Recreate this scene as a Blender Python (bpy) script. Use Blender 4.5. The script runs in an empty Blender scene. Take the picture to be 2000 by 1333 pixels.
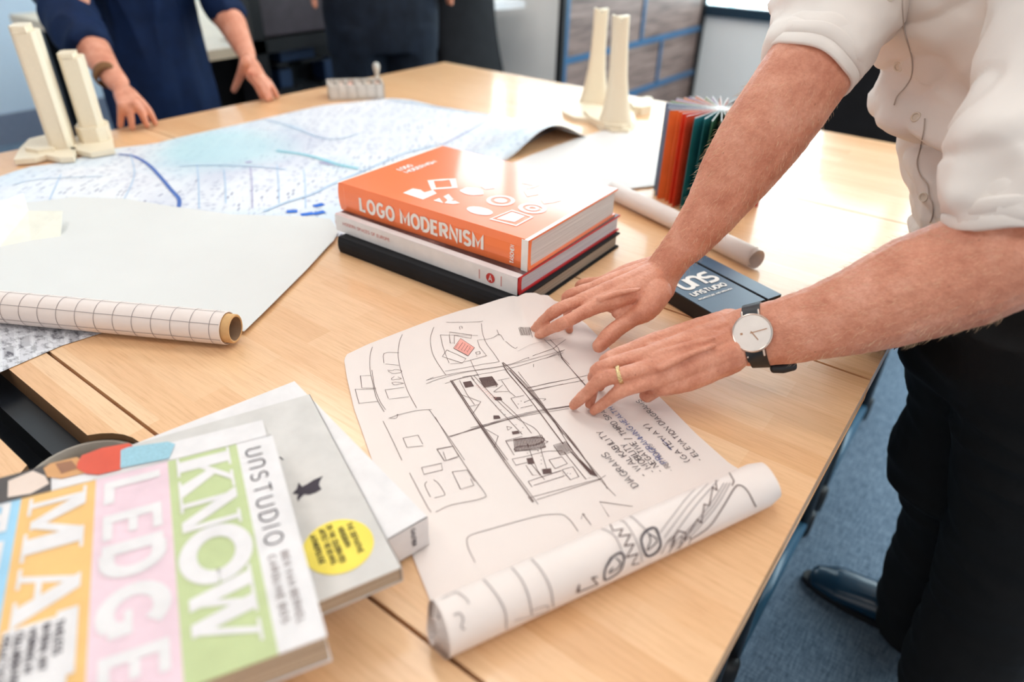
import bpy, bmesh, math, random
from mathutils import Vector, Matrix, noise
from mathutils.bvhtree import BVHTree
from mathutils.geometry import tessellate_polygon
random.seed(7)
PI = math.pi

# ---------------- camera, world, lights, exposure ----------------
CR = Vector((0.7973393, 0.60305939, 0.02386227)); CU = Vector((-0.34020142, 0.41643883, 0.84311428)); CF = Vector((-0.49851081, 0.68036613, -0.53720471))
FPX = 1328.1; CAM = Vector((0, 0, 1.20)); TZ = 0.74
cd = bpy.data.cameras.new('camera'); cam = bpy.data.objects.new('camera', cd)
bpy.context.scene.collection.objects.link(cam)
cd.sensor_width = 36; cd.lens = FPX/2000*36; cd.clip_start = 0.05; cd.clip_end = 100
cam.matrix_world = Matrix(((CR.x, CU.x, -CF.x, CAM.x), (CR.y, CU.y, -CF.y, CAM.y), (CR.z, CU.z, -CF.z, CAM.z), (0, 0, 0, 1)))
cd.dof.use_dof = True; cd.dof.focus_distance = 0.80; cd.dof.aperture_fstop = 2.6
sc = bpy.context.scene; sc.camera = cam
sc.view_settings.view_transform = 'Standard'; sc.view_settings.look = 'None'; sc.view_settings.gamma = 1; sc.view_settings.use_curve_mapping = False
sc.view_settings.exposure = -0.1
w = bpy.data.worlds.new('world'); sc.world = w; w.use_nodes = True
w.node_tree.nodes['Background'].inputs[0].default_value = (1.0, 0.97, 0.95, 1)
w.node_tree.nodes['Background'].inputs[1].default_value = 1.0

# ---------------- helpers ----------------
C = sc.collection
def ray(px, py): return CF + CR*((px-1000)/FPX) - CU*((py-666.5)/FPX)
def P(px, py, z=TZ):
    d = ray(px, py); return CAM + d*((z-CAM.z)/d.z)
def PD(px, py, dist): return CAM + ray(px, py)*dist
def PX(px, py, x): d = ray(px, py); return CAM + d*((x-CAM.x)/d.x)
def PY(px, py, y): d = ray(px, py); return CAM + d*((y-CAM.y)/d.y)
def pj(q):
    q = Vector(q)-CAM; z = q.dot(CF); return (1000+FPX*q.dot(CR)/z, 666.5-FPX*q.dot(CU)/z, z)
def hz(b, py):
    lo, hi = b.z-.05, 1.15
    for _ in range(40):
        m = (lo+hi)/2
        if pj((b.x, b.y, m))[1] > py: lo = m
        else: hi = m
    return lo
def V(*a): return Vector(a)

class MB:
    def __init__(s): s.v = []; s.f = []; s.m = []
    def add(s, vs, fs, m=0):
        o = len(s.v); s.v += [tuple(x) for x in vs]
        for f in fs: s.f.append([i+o for i in f]); s.m.append(m)
    def lay(s, pts, N):
        s.k = (getattr(s, 'k', 0)+1) % 14; o = Vector(N)*(s.k*1.2e-5); return [Vector(p)+o for p in pts]
    def poly(s, pts, m=0):
        pts = s.lay(pts, (0, 0, 1))
        t = tessellate_polygon([[Vector(p) for p in pts]])
        s.add(pts, [list(x) for x in t], m)
    def prism(s, pts, h, m=0, mtop=None):           # polygon extruded by vector h
        h = Vector(h) if not isinstance(h, (int, float)) else Vector((0, 0, h))
        n = len(pts); a = [Vector(p) for p in pts]; b = [p+h for p in a]
        t = tessellate_polygon([a])
        s.add(a+b, [[i, (i+1) % n, (i+1) % n+n, i+n] for i in range(n)]+[list(x) for x in t], m)
        s.add(b, [list(x) for x in t], m if mtop is None else mtop)
    def box(s, o, ex, ey, ez, m=0):
        o, ex, ey, ez = map(Vector, (o, ex, ey, ez))
        v = [o, o+ex, o+ex+ey, o+ey]; v += [p+ez for p in v]
        s.add(v, [[0, 3, 2, 1], [4, 5, 6, 7], [0, 1, 5, 4], [1, 2, 6, 5], [2, 3, 7, 6], [3, 0, 4, 7]], m)
    def abox(s, a, b, m=0):
        s.box(a, (b[0]-a[0], 0, 0), (0, b[1]-a[1], 0), (0, 0, b[2]-a[2]), m)
    def tube(s, pts, rad, n=16, m=0, ref=None, cap=True, ball=False):
        pts = [Vector(p) for p in pts]; k = len(pts)
        if not isinstance(rad, (list, tuple)): rad = [rad]*k
        rad = [(r, r) if isinstance(r, (int, float)) else r for r in rad]
        T = []
        for i in range(k):
            t = (pts[min(i+1, k-1)]-pts[max(i-1, 0)]); T.append(t.normalized())
        R = Vector(ref) if ref is not None else (V(0, 0, 1) if abs(T[0].z) < .9 else V(1, 0, 0))
        rings = []
        def ring(c, t, ra, rb):
            a = t.cross(R)
            if a.length < 1e-4: a = t.orthogonal()
            a.normalize(); b = a.cross(t).normalized()
            return [c+a*(ra*math.cos(2*PI*j/n))+b*(rb*math.sin(2*PI*j/n)) for j in range(n)]
        if ball:
            for q in (75, 50, 25):
                c, sn = math.cos(math.radians(q)), math.sin(math.radians(q))
                rings.append(ring(pts[0]-T[0]*min(rad[0])*sn, T[0], rad[0][0]*c, rad[0][1]*c))
        for i in range(k): rings.append(ring(pts[i], T[i], *rad[i]))
        if ball:
            for q in (25, 50, 75):
                c, sn = math.cos(math.radians(q)), math.sin(math.radians(q))
                rings.append(ring(pts[-1]+T[-1]*min(rad[-1])*sn, T[-1], rad[-1][0]*c, rad[-1][1]*c))
        vs = [p for r in rings for p in r]; fs = []
        for i in range(len(rings)-1):
            for j in range(n):
                j2 = (j+1) % n; fs.append([i*n+j, i*n+j2, (i+1)*n+j2, (i+1)*n+j])
        if cap or ball:
            fs.append(list(range(n-1, -1, -1))); L = len(rings)-1; fs.append([L*n+j for j in range(n)])
        s.add(vs, fs, m)
    def sph(s, c, r, m=0, n=14, mat=None):
        c = Vector(c); r = Vector((r, r, r)) if isinstance(r, (int, float)) else Vector(r); vs = []; fs = []
        k = n//2
        for i in range(1, k):
            a = PI*i/k
            for j in range(n):
                b = 2*PI*j/n; q = V(r.x*math.sin(a)*math.cos(b), r.y*math.sin(a)*math.sin(b), r.z*math.cos(a))
                vs.append(c+(mat @ q if mat else q))
        for i in range(k-2):
            for j in range(n): j2 = (j+1) % n; fs.append([i*n+j, (i+1)*n+j, (i+1)*n+j2, i*n+j2])
        t = V(0, 0, r.z); vs += [c+(mat @ t if mat else t), c-(mat @ t if mat else t)]
        for j in range(n):
            j2 = (j+1) % n; fs.append([len(vs)-2, j, j2]); fs.append([len(vs)-1, (k-2)*n+j2, (k-2)*n+j])
        s.add(vs, fs, m)
    def lathe(s, c, prof, n=32, m=0, axis=(0, 0, 1), x=None):
        ax = Vector(axis).normalized(); X = ax.orthogonal().normalized() if x is None else Vector(x); Y = ax.cross(X)
        c = Vector(c); vs = []; fs = []
        for r, h in prof:
            for j in range(n): a = 2*PI*j/n; vs.append(c+ax*h+X*(r*math.cos(a))+Y*(r*math.sin(a)))
        for i in range(len(prof)-1):
            for j in range(n): j2 = (j+1) % n; fs.append([i*n+j, i*n+j2, (i+1)*n+j2, (i+1)*n+j])
        s.add(vs, fs, m)
    def stroke(s, pts, wd, m=0, nrm=(0, 0, 1), nf=None):
        # flat ink line lying on a surface; nf(p) may give a normal per point
        pts = [Vector(p) for p in pts]; q = [pts[0]]
        for p in pts[1:]:
            if (p-q[-1]).length > 1e-5: q.append(p)
        pts = s.lay(q, nf(q[0]) if nf else Vector(nrm).normalized()); k = len(pts)
        if k < 2: return
        vs = []
        for i in range(k):
            t = (pts[min(i+1, k-1)]-pts[max(i-1, 0)]); N = Vector(nf(pts[i])) if nf else Vector(nrm)
            if t.length < 1e-7: t = pts[i]-pts[i-1]
            a = N.cross(t).normalized()
            ww = wd
            if 0 < i < k-1:
                d = (pts[i]-pts[i-1]).normalized().dot((pts[i+1]-pts[i]).normalized())
                ww = wd/max(.6, math.sqrt(max(0, (1+d)/2)))
            vs += [pts[i]+a*ww/2, pts[i]-a*ww/2]
        s.add(vs, [[2*i, 2*i+1, 2*i+3, 2*i+2] for i in range(k-1)], m)
    def build(s, name, mats, parent=None, smooth=False, loc=None):
        me = bpy.data.meshes.new(name); me.from_pydata(s.v, [], s.f)
        if not isinstance(mats, (list, tuple)): mats = [mats]
        for x in mats: me.materials.append(x)
        for i, p in enumerate(me.polygons): p.material_index = s.m[i]; p.use_smooth = smooth
        bm = bmesh.new(); bm.from_mesh(me); bmesh.ops.remove_doubles(bm, verts=bm.verts, dist=1e-6) if smooth else None
        if smooth is not None: bmesh.ops.recalc_face_normals(bm, faces=bm.faces) if smooth else None
        bm.to_mesh(me); bm.free()
        o = bpy.data.objects.new(name, me); C.objects.link(o)
        if parent is not None:
            o.parent = parent
            if parent.type == 'EMPTY': o.matrix_parent_inverse = Matrix.Translation(-parent.location)
        if smooth == 'auto':
            bm = None
        return o

def thing(name, label, cat, loc, group=None):
    o = bpy.data.objects.new(name, None); C.objects.link(o); o.location = loc; o.empty_display_size = .05
    return tag(o, label, cat, group)
def tag(o, label, cat, group=None, kind=None):
    o['label'] = label; o['category'] = cat
    if group: o['group'] = group
    if kind: o['kind'] = kind
    return o
def struct(o): o['kind'] = 'structure'; return o
def bevel(o, w=.002, seg=2, ang=35):
    md = o.modifiers.new('bevel', 'BEVEL'); md.width = w; md.segments = seg; md.limit_method = 'ANGLE'; md.angle_limit = math.radians(ang); return o
def autosmooth(o, ang=35):
    me = o.data
    bm = bmesh.new(); bm.from_mesh(me); bmesh.ops.remove_doubles(bm, verts=bm.verts, dist=1e-6)
    bmesh.ops.recalc_face_normals(bm, faces=bm.faces)
    for e in bm.edges:
        e.smooth = not (len(e.link_faces) == 2 and e.calc_face_angle(0) > math.radians(ang))
    for f in bm.faces: f.smooth = True
    bm.to_mesh(me); bm.free(); return o

def remeshed(mb, name, mats, voxel, it=4, parent=None, fn=None, dec=None):
    """union of overlapping solids as one continuous skin"""
    o = mb.build(name, mats, None, False)
    m = o.modifiers.new('r', 'REMESH'); m.mode = 'VOXEL'; m.voxel_size = voxel; m.use_smooth_shade = True
    if it: s = o.modifiers.new('s', 'SMOOTH'); s.factor = .5; s.iterations = it
    dg = bpy.context.evaluated_depsgraph_get(); dg.update()
    me = bpy.data.meshes.new_from_object(o.evaluated_get(dg)); old = o.data
    o.modifiers.clear(); o.data = me; bpy.data.meshes.remove(old); me.name = name
    if fn:
        ns = [v.normal.copy() for v in me.vertices]
        for v, n in zip(me.vertices, ns): v.co = v.co+fn(v.co, n)
    for p in me.polygons: p.use_smooth = True
    if len(me.materials) == 0:
        for x in (mats if isinstance(mats, (list, tuple)) else [mats]): me.materials.append(x)
    if parent is not None:
        o.parent = parent
        if parent.type == 'EMPTY': o.matrix_parent_inverse = Matrix.Translation(-parent.location)
    return o
def bvh_of(o):
    return BVHTree.FromPolygons([v.co.copy() for v in o.data.vertices], [list(p.vertices) for p in o.data.polygons])

def spline(pts, sub=6, closed=False):
    pts = [Vector(p) for p in pts]; k = len(pts); out = []
    if k < 3: return pts
    rng = k if closed else k-1
    for i in range(rng):
        p0 = pts[(i-1) % k] if (closed or i > 0) else pts[0]*2-pts[1]
        p1, p2 = pts[i % k], pts[(i+1) % k]
        p3 = pts[(i+2) % k] if (closed or i+2 < k) else p2*2-p1
        for j in range(sub):
            t = j/sub
            out.append(((p1*2)+(p2-p0)*t+(p0*2-p1*5+p2*4-p3)*t*t+(-p0+p1*3-p2*3+p3)*t*t*t)*.5)
    out.append(pts[0] if closed else pts[-1]); return out

# ---------------- materials ----------------
def NT(name, rough=.6, spec=.4):
    m = bpy.data.materials.new(name); m.use_nodes = True; nt = m.node_tree
    b = nt.nodes['Principled BSDF']; b.inputs['Roughness'].default_value = rough; b.inputs['Specular IOR Level'].default_value = spec
    return m, nt, b
def nd(nt, t, **k):
    n = nt.nodes.new(t)
    for a, v in k.items():
        if a in n.inputs.keys() if isinstance(a, str) else False: n.inputs[a].default_value = v
        else: setattr(n, a, v)
    return n
def lk(nt, a, b): nt.links.new(a, b)
def coords(nt, scale=(1, 1, 1), rot=(0, 0, 0), loc=(0, 0, 0)):
    t = nt.nodes.new('ShaderNodeTexCoord'); m = nt.nodes.new('ShaderNodeMapping')
    m.inputs['Scale'].default_value = scale; m.inputs['Rotation'].default_value = rot; m.inputs['Location'].default_value = loc
    lk(nt, t.outputs['Object'], m.inputs['Vector']); return m.outputs[0]
def noise_t(nt, vec, scale, detail=4, rough=.55):
    n = nt.nodes.new('ShaderNodeTexNoise'); n.inputs['Scale'].default_value = scale; n.inputs['Detail'].default_value = detail; n.inputs['Roughness'].default_value = rough
    lk(nt, vec, n.inputs['Vector']); return n.outputs['Fac']
def ramp(nt, fac, stops):
    r = nt.nodes.new('ShaderNodeValToRGB'); e = r.color_ramp.elements
    while len(e) > 1: e.remove(e[-1])
    e[0].position = stops[0][0]; c = stops[0][1]; e[0].color = (*c, 1) if len(c) == 3 else c
    for p, c in stops[1:]: x = e.new(p); x.color = (*c, 1) if len(c) == 3 else c
    lk(nt, fac, r.inputs[0]); return r.outputs[0]
def mixc(nt, fac, a, b, mode='MIX'):
    m = nt.nodes.new('ShaderNodeMix'); m.data_type = 'RGBA'; m.blend_type = mode
    for s, x in ((0, fac), (6, a), (7, b)):
        if isinstance(x, (int, float)): m.inputs[s].default_value = x
        elif isinstance(x, tuple): m.inputs[s].default_value = (*x, 1) if len(x) == 3 else x
        else: lk(nt, x, m.inputs[s])
    return m.outputs[2]
def bump(nt, b, h, st=.2, dist=.001):
    n = nt.nodes.new('ShaderNodeBump'); n.inputs['Strength'].default_value = st; n.inputs['Distance'].default_value = dist
    lk(nt, h, n.inputs['Height']); lk(nt, n.outputs[0], b.inputs['Normal'])
def S(r, g, b):   # sRGB 0-255 to linear
    f = lambda c: (c/255/12.92) if c/255 <= .04045 else ((c/255+.055)/1.055)**2.4
    return (f(r), f(g), f(b))
def plain(name, col, rough=.6, spec=.4, metal=0, nscale=40, namt=.06, bst=.1, coat=0):
    m, nt, b = NT(name, rough, spec); c = coords(nt)
    f = noise_t(nt, c, nscale); lo = tuple(x*(1-namt) for x in col); hi = tuple(min(1, x*(1+namt)) for x in col)
    lk(nt, ramp(nt, f, [(.3, lo), (.7, hi)]), b.inputs['Base Color']); b.inputs['Metallic'].default_value = metal
    if coat: b.inputs['Coat Weight'].default_value = coat; b.inputs['Coat Roughness'].default_value = .08
    if bst: bump(nt, b, f, bst)
    return m

def wood_mat():
    m, nt, b = NT('rubberwood', .4, .62); b.inputs['Coat Weight'].default_value = .4; b.inputs['Coat Roughness'].default_value = .12
    c = coords(nt)
    br = nt.nodes.new('ShaderNodeTexBrick'); br.offset = .37; br.offset_frequency = 2; br.squash = 1
    lk(nt, c, br.inputs['Vector']); br.inputs['Scale'].default_value = 1; br.inputs['Mortar Size'].default_value = 0
    br.inputs['Brick Width'].default_value = .31; br.inputs['Row Height'].default_value = .038; br.inputs['Bias'].default_value = 0
    br.inputs['Color1'].default_value = (0, 0, 0, 1); br.inputs['Color2'].default_value = (1, 1, 1, 1)
    base = ramp(nt, br.outputs['Color'], [(0, S(224, 172, 122)), (.35, S(234, 188, 142)), (.7, S(229, 180, 132)), (1, S(239, 199, 156))])
    g = noise_t(nt, coords(nt, (5, 90, 5)), 3.2, 6, .6)
    gc = ramp(nt, g, [(.35, (.80, .72, .64)), (.55, (1, 1, 1))])
    x = mixc(nt, .42, base, gc, 'MULTIPLY')
    g2 = noise_t(nt, coords(nt, (14, 420, 14)), 2.2, 3, .7)
    gc2 = ramp(nt, g2, [(.28, (.72, .55, .42)), (.44, (1, 1, 1))])
    x = mixc(nt, .5, x, gc2, 'MULTIPLY')
    k = noise_t(nt, coords(nt, (1.2, 4, 1)), 1.6, 2)
    x = mixc(nt, .35, x, ramp(nt, k, [(.35, (.92, .84, .78)), (.65, (1, 1, 1))]), 'MULTIPLY')
    lk(nt, x, b.inputs['Base Color'])
    lk(nt, ramp(nt, g, [(.2, (.48,)*3), (.8, (.38,)*3)]), b.inputs['Roughness'])
    bump(nt, b, g2, .06, .0006); return m
WOOD = wood_mat()
WOOD_EDGE = plain('wood_edge', S(190, 120, 60), .35, .4, nscale=60)
BLACK_ST = plain('black_steel', (.008, .010, .014), .35, .5)
BLUE_ST = plain('blue_black_steel', (.03, .10, .17), .3, .5)
BLACKPL = plain('black_plastic', (.012, .012, .014), .5, .4)
PAPER_SK = plain('tracing_paper', S(229, 215, 208), .5, .3, nscale=25, namt=.012, bst=.05)
PAPER_W = plain('white_paper', S(226, 225, 224), .55, .3, nscale=25, namt=.01, bst=.05)
PAPER_BACK = plain('paper_underside', S(215, 195, 185), .7, .2)
INK = plain('brown_ink', S(88, 62, 58), .5, .3, bst=0)
INK_DARK = plain('dark_ink', S(55, 45, 55), .5, .3, bst=0)
INK_BLUE = plain('blue_ink', S(70, 90, 150), .5, .3, bst=0)
INK_FAINT = plain('faint_ink', S(160, 148, 146), .5, .3, bst=0)
INK_RED = plain('pink_red_crayon', S(232, 160, 148), .6, .2, bst=0)
CARD = plain('cardboard', S(208, 165, 115), .8, .2, nscale=120)
CARD_D = plain('cardboard_inside', S(150, 120, 95), .9, .1, nscale=120)
WHITE = plain('white_print', S(236, 230, 224), .4, .4, bst=0)
CREAM = plain('printed_plastic_cream', S(230, 215, 190), .45, .4, nscale=200, namt=.02)
def skin_mat():
    m, nt, b = NT('skin', .48, .35); c = coords(nt)
    f = noise_t(nt, c, 30, 6, .62); f2 = noise_t(nt, c, 350, 3, .6)
    a = ramp(nt, f, [(.3, S(200, 130, 104)), (.5, S(217, 151, 124)), (.72, S(230, 170, 146))])
    x = mixc(nt, .22, a, ramp(nt, f2, [(.3, S(200, 135, 108)), (.6, (1, .95, .92))]), 'MULTIPLY')
    vo = nt.nodes.new('ShaderNodeTexVoronoi'); vo.inputs['Scale'].default_value = 55; lk(nt, c, vo.inputs['Vector'])
    x = mixc(nt, ramp(nt, vo.outputs['Distance'], [(.045, (.45,)*3), (.075, (0,)*3)]), x, S(150, 84, 60))
    lk(nt, x, b.inputs['Base Color'])
    b.inputs['Subsurface Weight'].default_value = .12; b.inputs['Subsurface Radius'].default_value = (1, .35, .2); b.inputs['Subsurface Scale'].default_value = .006
    w = nt.nodes.new('ShaderNodeTexVoronoi'); w.inputs['Scale'].default_value = 520; lk(nt, c, w.inputs['Vector'])
    bump(nt, b, w.outputs['Distance'], .4, .0006); return m
SKIN = skin_mat()
def cloth(name, col, rough=.85, th=900, namt=.08, bst=.3, spec=.2, sheen=0):
    m, nt, b = NT(name, rough, spec); c = coords(nt)
    f = noise_t(nt, c, 22, 4); g = noise_t(nt, c, th, 2)
    x = ramp(nt, f, [(.3, tuple(v*(1-namt) for v in col)), (.7, tuple(min(1, v*(1+namt)) for v in col))])
    lk(nt, x, b.inputs['Base Color'])
    if sheen: b.inputs['Sheen Weight'].default_value = sheen
    bump(nt, b, g, bst, .0004); return m
SHIRT = cloth('white_shirt_cotton', S(233, 224, 217), .85, 1500, .02, .15)
TROUSER = cloth('black_trouser_wool', (.009, .009, .0095), .9)
NAVY = cloth('navy_jersey', (.004, .015, .055), .75, 700, .2)
JEANS = cloth('dark_indigo_denim', (.008, .013, .024), .85, 800, .3)
BLACKF = cloth('black_fabric', (.008, .008, .010), .85, 700, .2)
SHOE = plain('blue_black_leather', (.004, .030, .062), .25, .6)
def mat_emit(name, col, st):
    m, nt, b = NT(name, .5); b.inputs['Base Color'].default_value = (*col, 1); b.inputs['Emission Color'].default_value = (*col, 1); b.inputs['Emission Strength'].default_value = st; return m

# ---------------- room ----------------
def carpet_mat():
    m, nt, b = NT('woven_blue_grey_carpet', .95, .1); c = coords(nt)
    a = noise_t(nt, coords(nt, (160, 22, 20)), 1.4, 4, .7); d = noise_t(nt, coords(nt, (22, 160, 20)), 1.6, 4, .7)
    x = mixc(nt, .5, ramp(nt, a, [(.35, S(66, 84, 102)), (.65, S(150, 168, 186))]), ramp(nt, d, [(.35, S(74, 92, 110)), (.65, S(136, 156, 176))]))
    x = mixc(nt, .4, x, ramp(nt, noise_t(nt, c, 3), [(.3, (.6, .65, .7)), (.7, (1, 1, 1))]), 'MULTIPLY')
    lk(nt, x, b.inputs['Base Color']); bump(nt, b, a, .5, .003); return m
CARPET = carpet_mat()
WALLB = plain('cool_white_wall_paint', S(208, 226, 242), .8, .2, nscale=4, namt=.02)
WALLW = plain('white_wall_paint', S(246, 244, 240), .7, .3, nscale=4, namt=.02)
SKIRT = plain('grey_skirting', S(126, 136, 156), .6)
WY = 4.35; LX = -4.6
m = MB(); m.abox((-8, -3.5, -.05), (5, 7, 0)); struct(m.build('floor', CARPET))
m = MB(); m.abox((LX-.1, -3.5, 0), (LX, WY, 2.9)); struct(m.build('wall_left', WALLB))
m = MB(); m.abox((LX, -3.5, 0), (LX+.02, 2.2, .16)); struct(m.build('baseboard_left', SKIRT))
m = MB(); m.abox((LX-.1, -3.5, 2.9), (5, 7, 3.0)); struct(m.build('ceiling', WALLW))
# window wall: parapet below, glazing above
SILL = .70
m = MB(); m.abox((LX, WY, 0), (5, WY+.15, SILL)); m.abox((LX, WY, 2.6), (5, WY+.15, 2.9))
m.abox((LX, WY, SILL), (-1.9, WY+.15, 1.25)); struct(m.build('wall_back', WALLW))
def glow():
    m, nt, b = NT('bright_daylight_outside', .2)
    c = coords(nt, (9, 1, .6)); f = noise_t(nt, c, 1.6, 3, .6)
    col = ramp(nt, f, [(.3, (.35, .75, .85)), (.5, (.75, .93, 1)), (.62, (1, 1, 1))])
    b.inputs['Base Color'].default_value = (.1, .1, .1, 1); lk(nt, col, b.inputs['Emission Color']); b.inputs['Emission Strength'].default_value = 7.0; return m
GLOW = glow(); FRAME = plain('dark_teal_window_frame', S(28, 52, 68), .4)
xs = [-1.9, -.45, 1.15, 2.7, 4.3]; WIN = [(xs[i], xs[i+1], SILL) for i in range(4)]+[(-3.25, -1.9, 1.23), (LX, -3.25, 1.23)]
for i, (x0, x1, SL) in enumerate(WIN):
    m = MB()
    m.abox((x0, WY-.03, SL-.02), (x1, WY+.08, SL+.04)); m.abox((x0, WY-.03, 2.55), (x1, WY+.08, 2.6))
    m.abox((x0, WY-.03, SL+.04), (x0+.05, WY+.08, 2.55)); m.abox((x1-.05, WY-.03, SL+.04), (x1, WY+.08, 2.55))
    wn = struct(m.build('window_%d' % (i+1), FRAME))
    m = MB(); m.abox((x0+.05, WY+.02, SL+.04), (x1-.05, WY+.04, 2.55)); m.build('pane', GLOW, wn)
# low white partition wall left of the cabinet
m = MB(); m.abox((-3.3, 2.98, 0), (-1.87, 3.05, .98)); struct(m.build('wall_partition', WALLW))
m = MB(); m.abox((-2.16, 2.9, 0), (-1.87, 2.98, .98)); struct(m.build('trim_1', plain('white_pillar_paint', S(214, 218, 224), .6, .3, nscale=4, namt=.02)))

# ceiling luminaires out of view; the second is added to brighten the back partition
EM = mat_emit('luminaire_diffuser', (1, .94, .88), 10)
for x, y in ((-2.6, .3), (-2.5, 1.9), (-.7, -.6), (-.7, 1.1), (-.7, 2.8), (1.2, .3), (1.2, 2.0)):
    t = thing('unseen_ceiling_light', 'unseen long flat white ceiling light panel added above the tables', 'ceiling light', (x, y, 2.9), 'ceiling lights')
    m = MB(); m.abox((x-.62, y-.17, 2.87), (x+.62, y+.17, 2.9)); m.build('housing', WALLW, t)
    m = MB(); m.abox((x-.6, y-.15, 2.862), (x+.6, y+.15, 2.87)); m.build('diffuser', EM, t)

# ---------------- tables ----------------
XL, XR = -1.705, -.047; YS = [-.36, .2125, .7825, 1.34, 1.884]; TH = .028
labels = ['nearest light wood table with the long cable slot and round grommet hole',
          'light wood table under the sketch and the man\'s hands, second from the near side',
          'light wood table beneath the black lettered case, third from the near side',
          'farthest light wood table, beyond the open colour fan']
def tabletop(y0, y1, slot):
    g = .002
    if not slot:
        m = MB(); m.prism([(XL, y0+g, TZ-TH), (XR, y0+g, TZ-TH), (XR, y1-g, TZ-TH), (XL, y1-g, TZ-TH)], TH, 0); return m
    # slab with an obround slot running along x and a round hole at its end
    a, b_, = P(135, 890), P(95, 880)
    ys0, ys1 = SLOT[1]-.028, SLOT[1]+.028; x0, x1 = SLOT[0]-.62, SLOT[0]
    m = MB(); n = 24; hc = Vector((x1+.035, SLOT[1]+.0, TZ)); R = .055
    ah = math.asin(.028/R)
    hole = [V(x0, ys0, 0), V(x0, ys1, 0)]
    # going round the grommet circle
    arc = [V(hc.x-R*math.cos(ah+(2*PI-2*ah)*i/n), hc.y+R*math.sin(ah+(2*PI-2*ah)*i/n), 0) for i in range(n+1)]
    hole += arc
    outer = [V(XL, y0+g, 0), V(XR, y0+g, 0), V(XR, y1-g, 0), V(XL, y1-g, 0)]
    for z in (TZ-TH, TZ):
        tr = tessellate_polygon([outer, hole]); al = outer+hole
        m.add([V(p.x, p.y, z) for p in al], [list(t) for t in tr])
    for loop, mi in ((outer, 0), (hole, 1)):
        k = len(loop)
        m.add([V(p.x, p.y, TZ-TH) for p in loop]+[V(p.x, p.y, TZ) for p in loop], [[i, (i+1) % k, (i+1) % k+k, i+k] for i in range(k)], mi)
    return m, hc, R, x0, x1, ys0, ys1
SLOT = (P(118, 893).x, (P(135, 886).y+P(93, 873).y)/2)
for i in range(4):
    y0, y1 = YS[i], YS[i+1]
    t = thing('work_table', labels[i], 'table', ((XL+XR)/2, (y0+y1)/2, 0))
    tp = tabletop(y0, y1, i == 0)
    mats = [WOOD, plain('slot_wall_wood', S(120, 88, 58), .6)]
    if i == 0:
        mm, hc, R, sx0, sx1, sy0, sy1 = tp; top = mm.build('tabletop', mats, t)
        m = MB(); m.lathe((hc.x, hc.y, TZ-TH), [(R*.97, 0), (R*.97, TH*.75), (R*.9, TH*.75), (R*.9, 0)], 40)
        m.build('grommet_ring', plain('grey_grommet_liner', S(150, 140, 128), .4), top, True)
        m = MB(); m.abox((sx0-.02, sy0-.01, TZ-.11), (hc.x+R, sy1+.01, TZ-.10)); m.abox((sx0-.02, sy0-.01, TZ-.10), (hc.x+R, sy0-.005, TZ-TH)); m.abox((sx0-.02, sy1+.005, TZ-.10), (hc.x+R, sy1+.01, TZ-TH))
        m.build('cable_tray', plain('dark_cable_tray', (.02, .022, .03), .5), t)
    else: top = tp.build('tabletop', mats, t); bevel(top, .0012, 2)
    m = MB(); m.abox((XL+.03, y0+.04, TZ-TH-.035), (XR-.02, y0+.07, TZ-TH)); m.abox((XL+.03, y1-.07, TZ-TH-.035), (XR-.02, y1-.04, TZ-TH))
    m.abox((XR-.035, y0+.03, TZ-TH-.035), (XR-.008, y1-.03, TZ-TH)); m.abox((XL+.008, y0+.03, TZ-TH-.035), (XL+.035, y1-.03, TZ-TH))
    m.build('frame_rail', BLACK_ST, t)
    for sx, x in ((-1, XL+.06), (1, XR-.06)):
        for y in (y0+.07, y1-.07):
            m = MB(); m.tube([(x, y, .03), (x, y, TZ-TH-.02)], .017, 14); m.build('leg', BLACK_ST, t, True)
        m = MB(); m.tube([(x, y0+.05, .045), (x, y1-.05, .045)], .016, 14); m.build('foot_tube', BLUE_ST, t, True)
        for y in (y0+.05, y1-.05):
            m = MB(); m.lathe((x, y, 0), [(.001, 0), (.022, 0), (.024, .02), (.024, .06), (.018, .066), (.001, .066)], 20); m.build('foot', BLACKPL, t, True)

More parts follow.
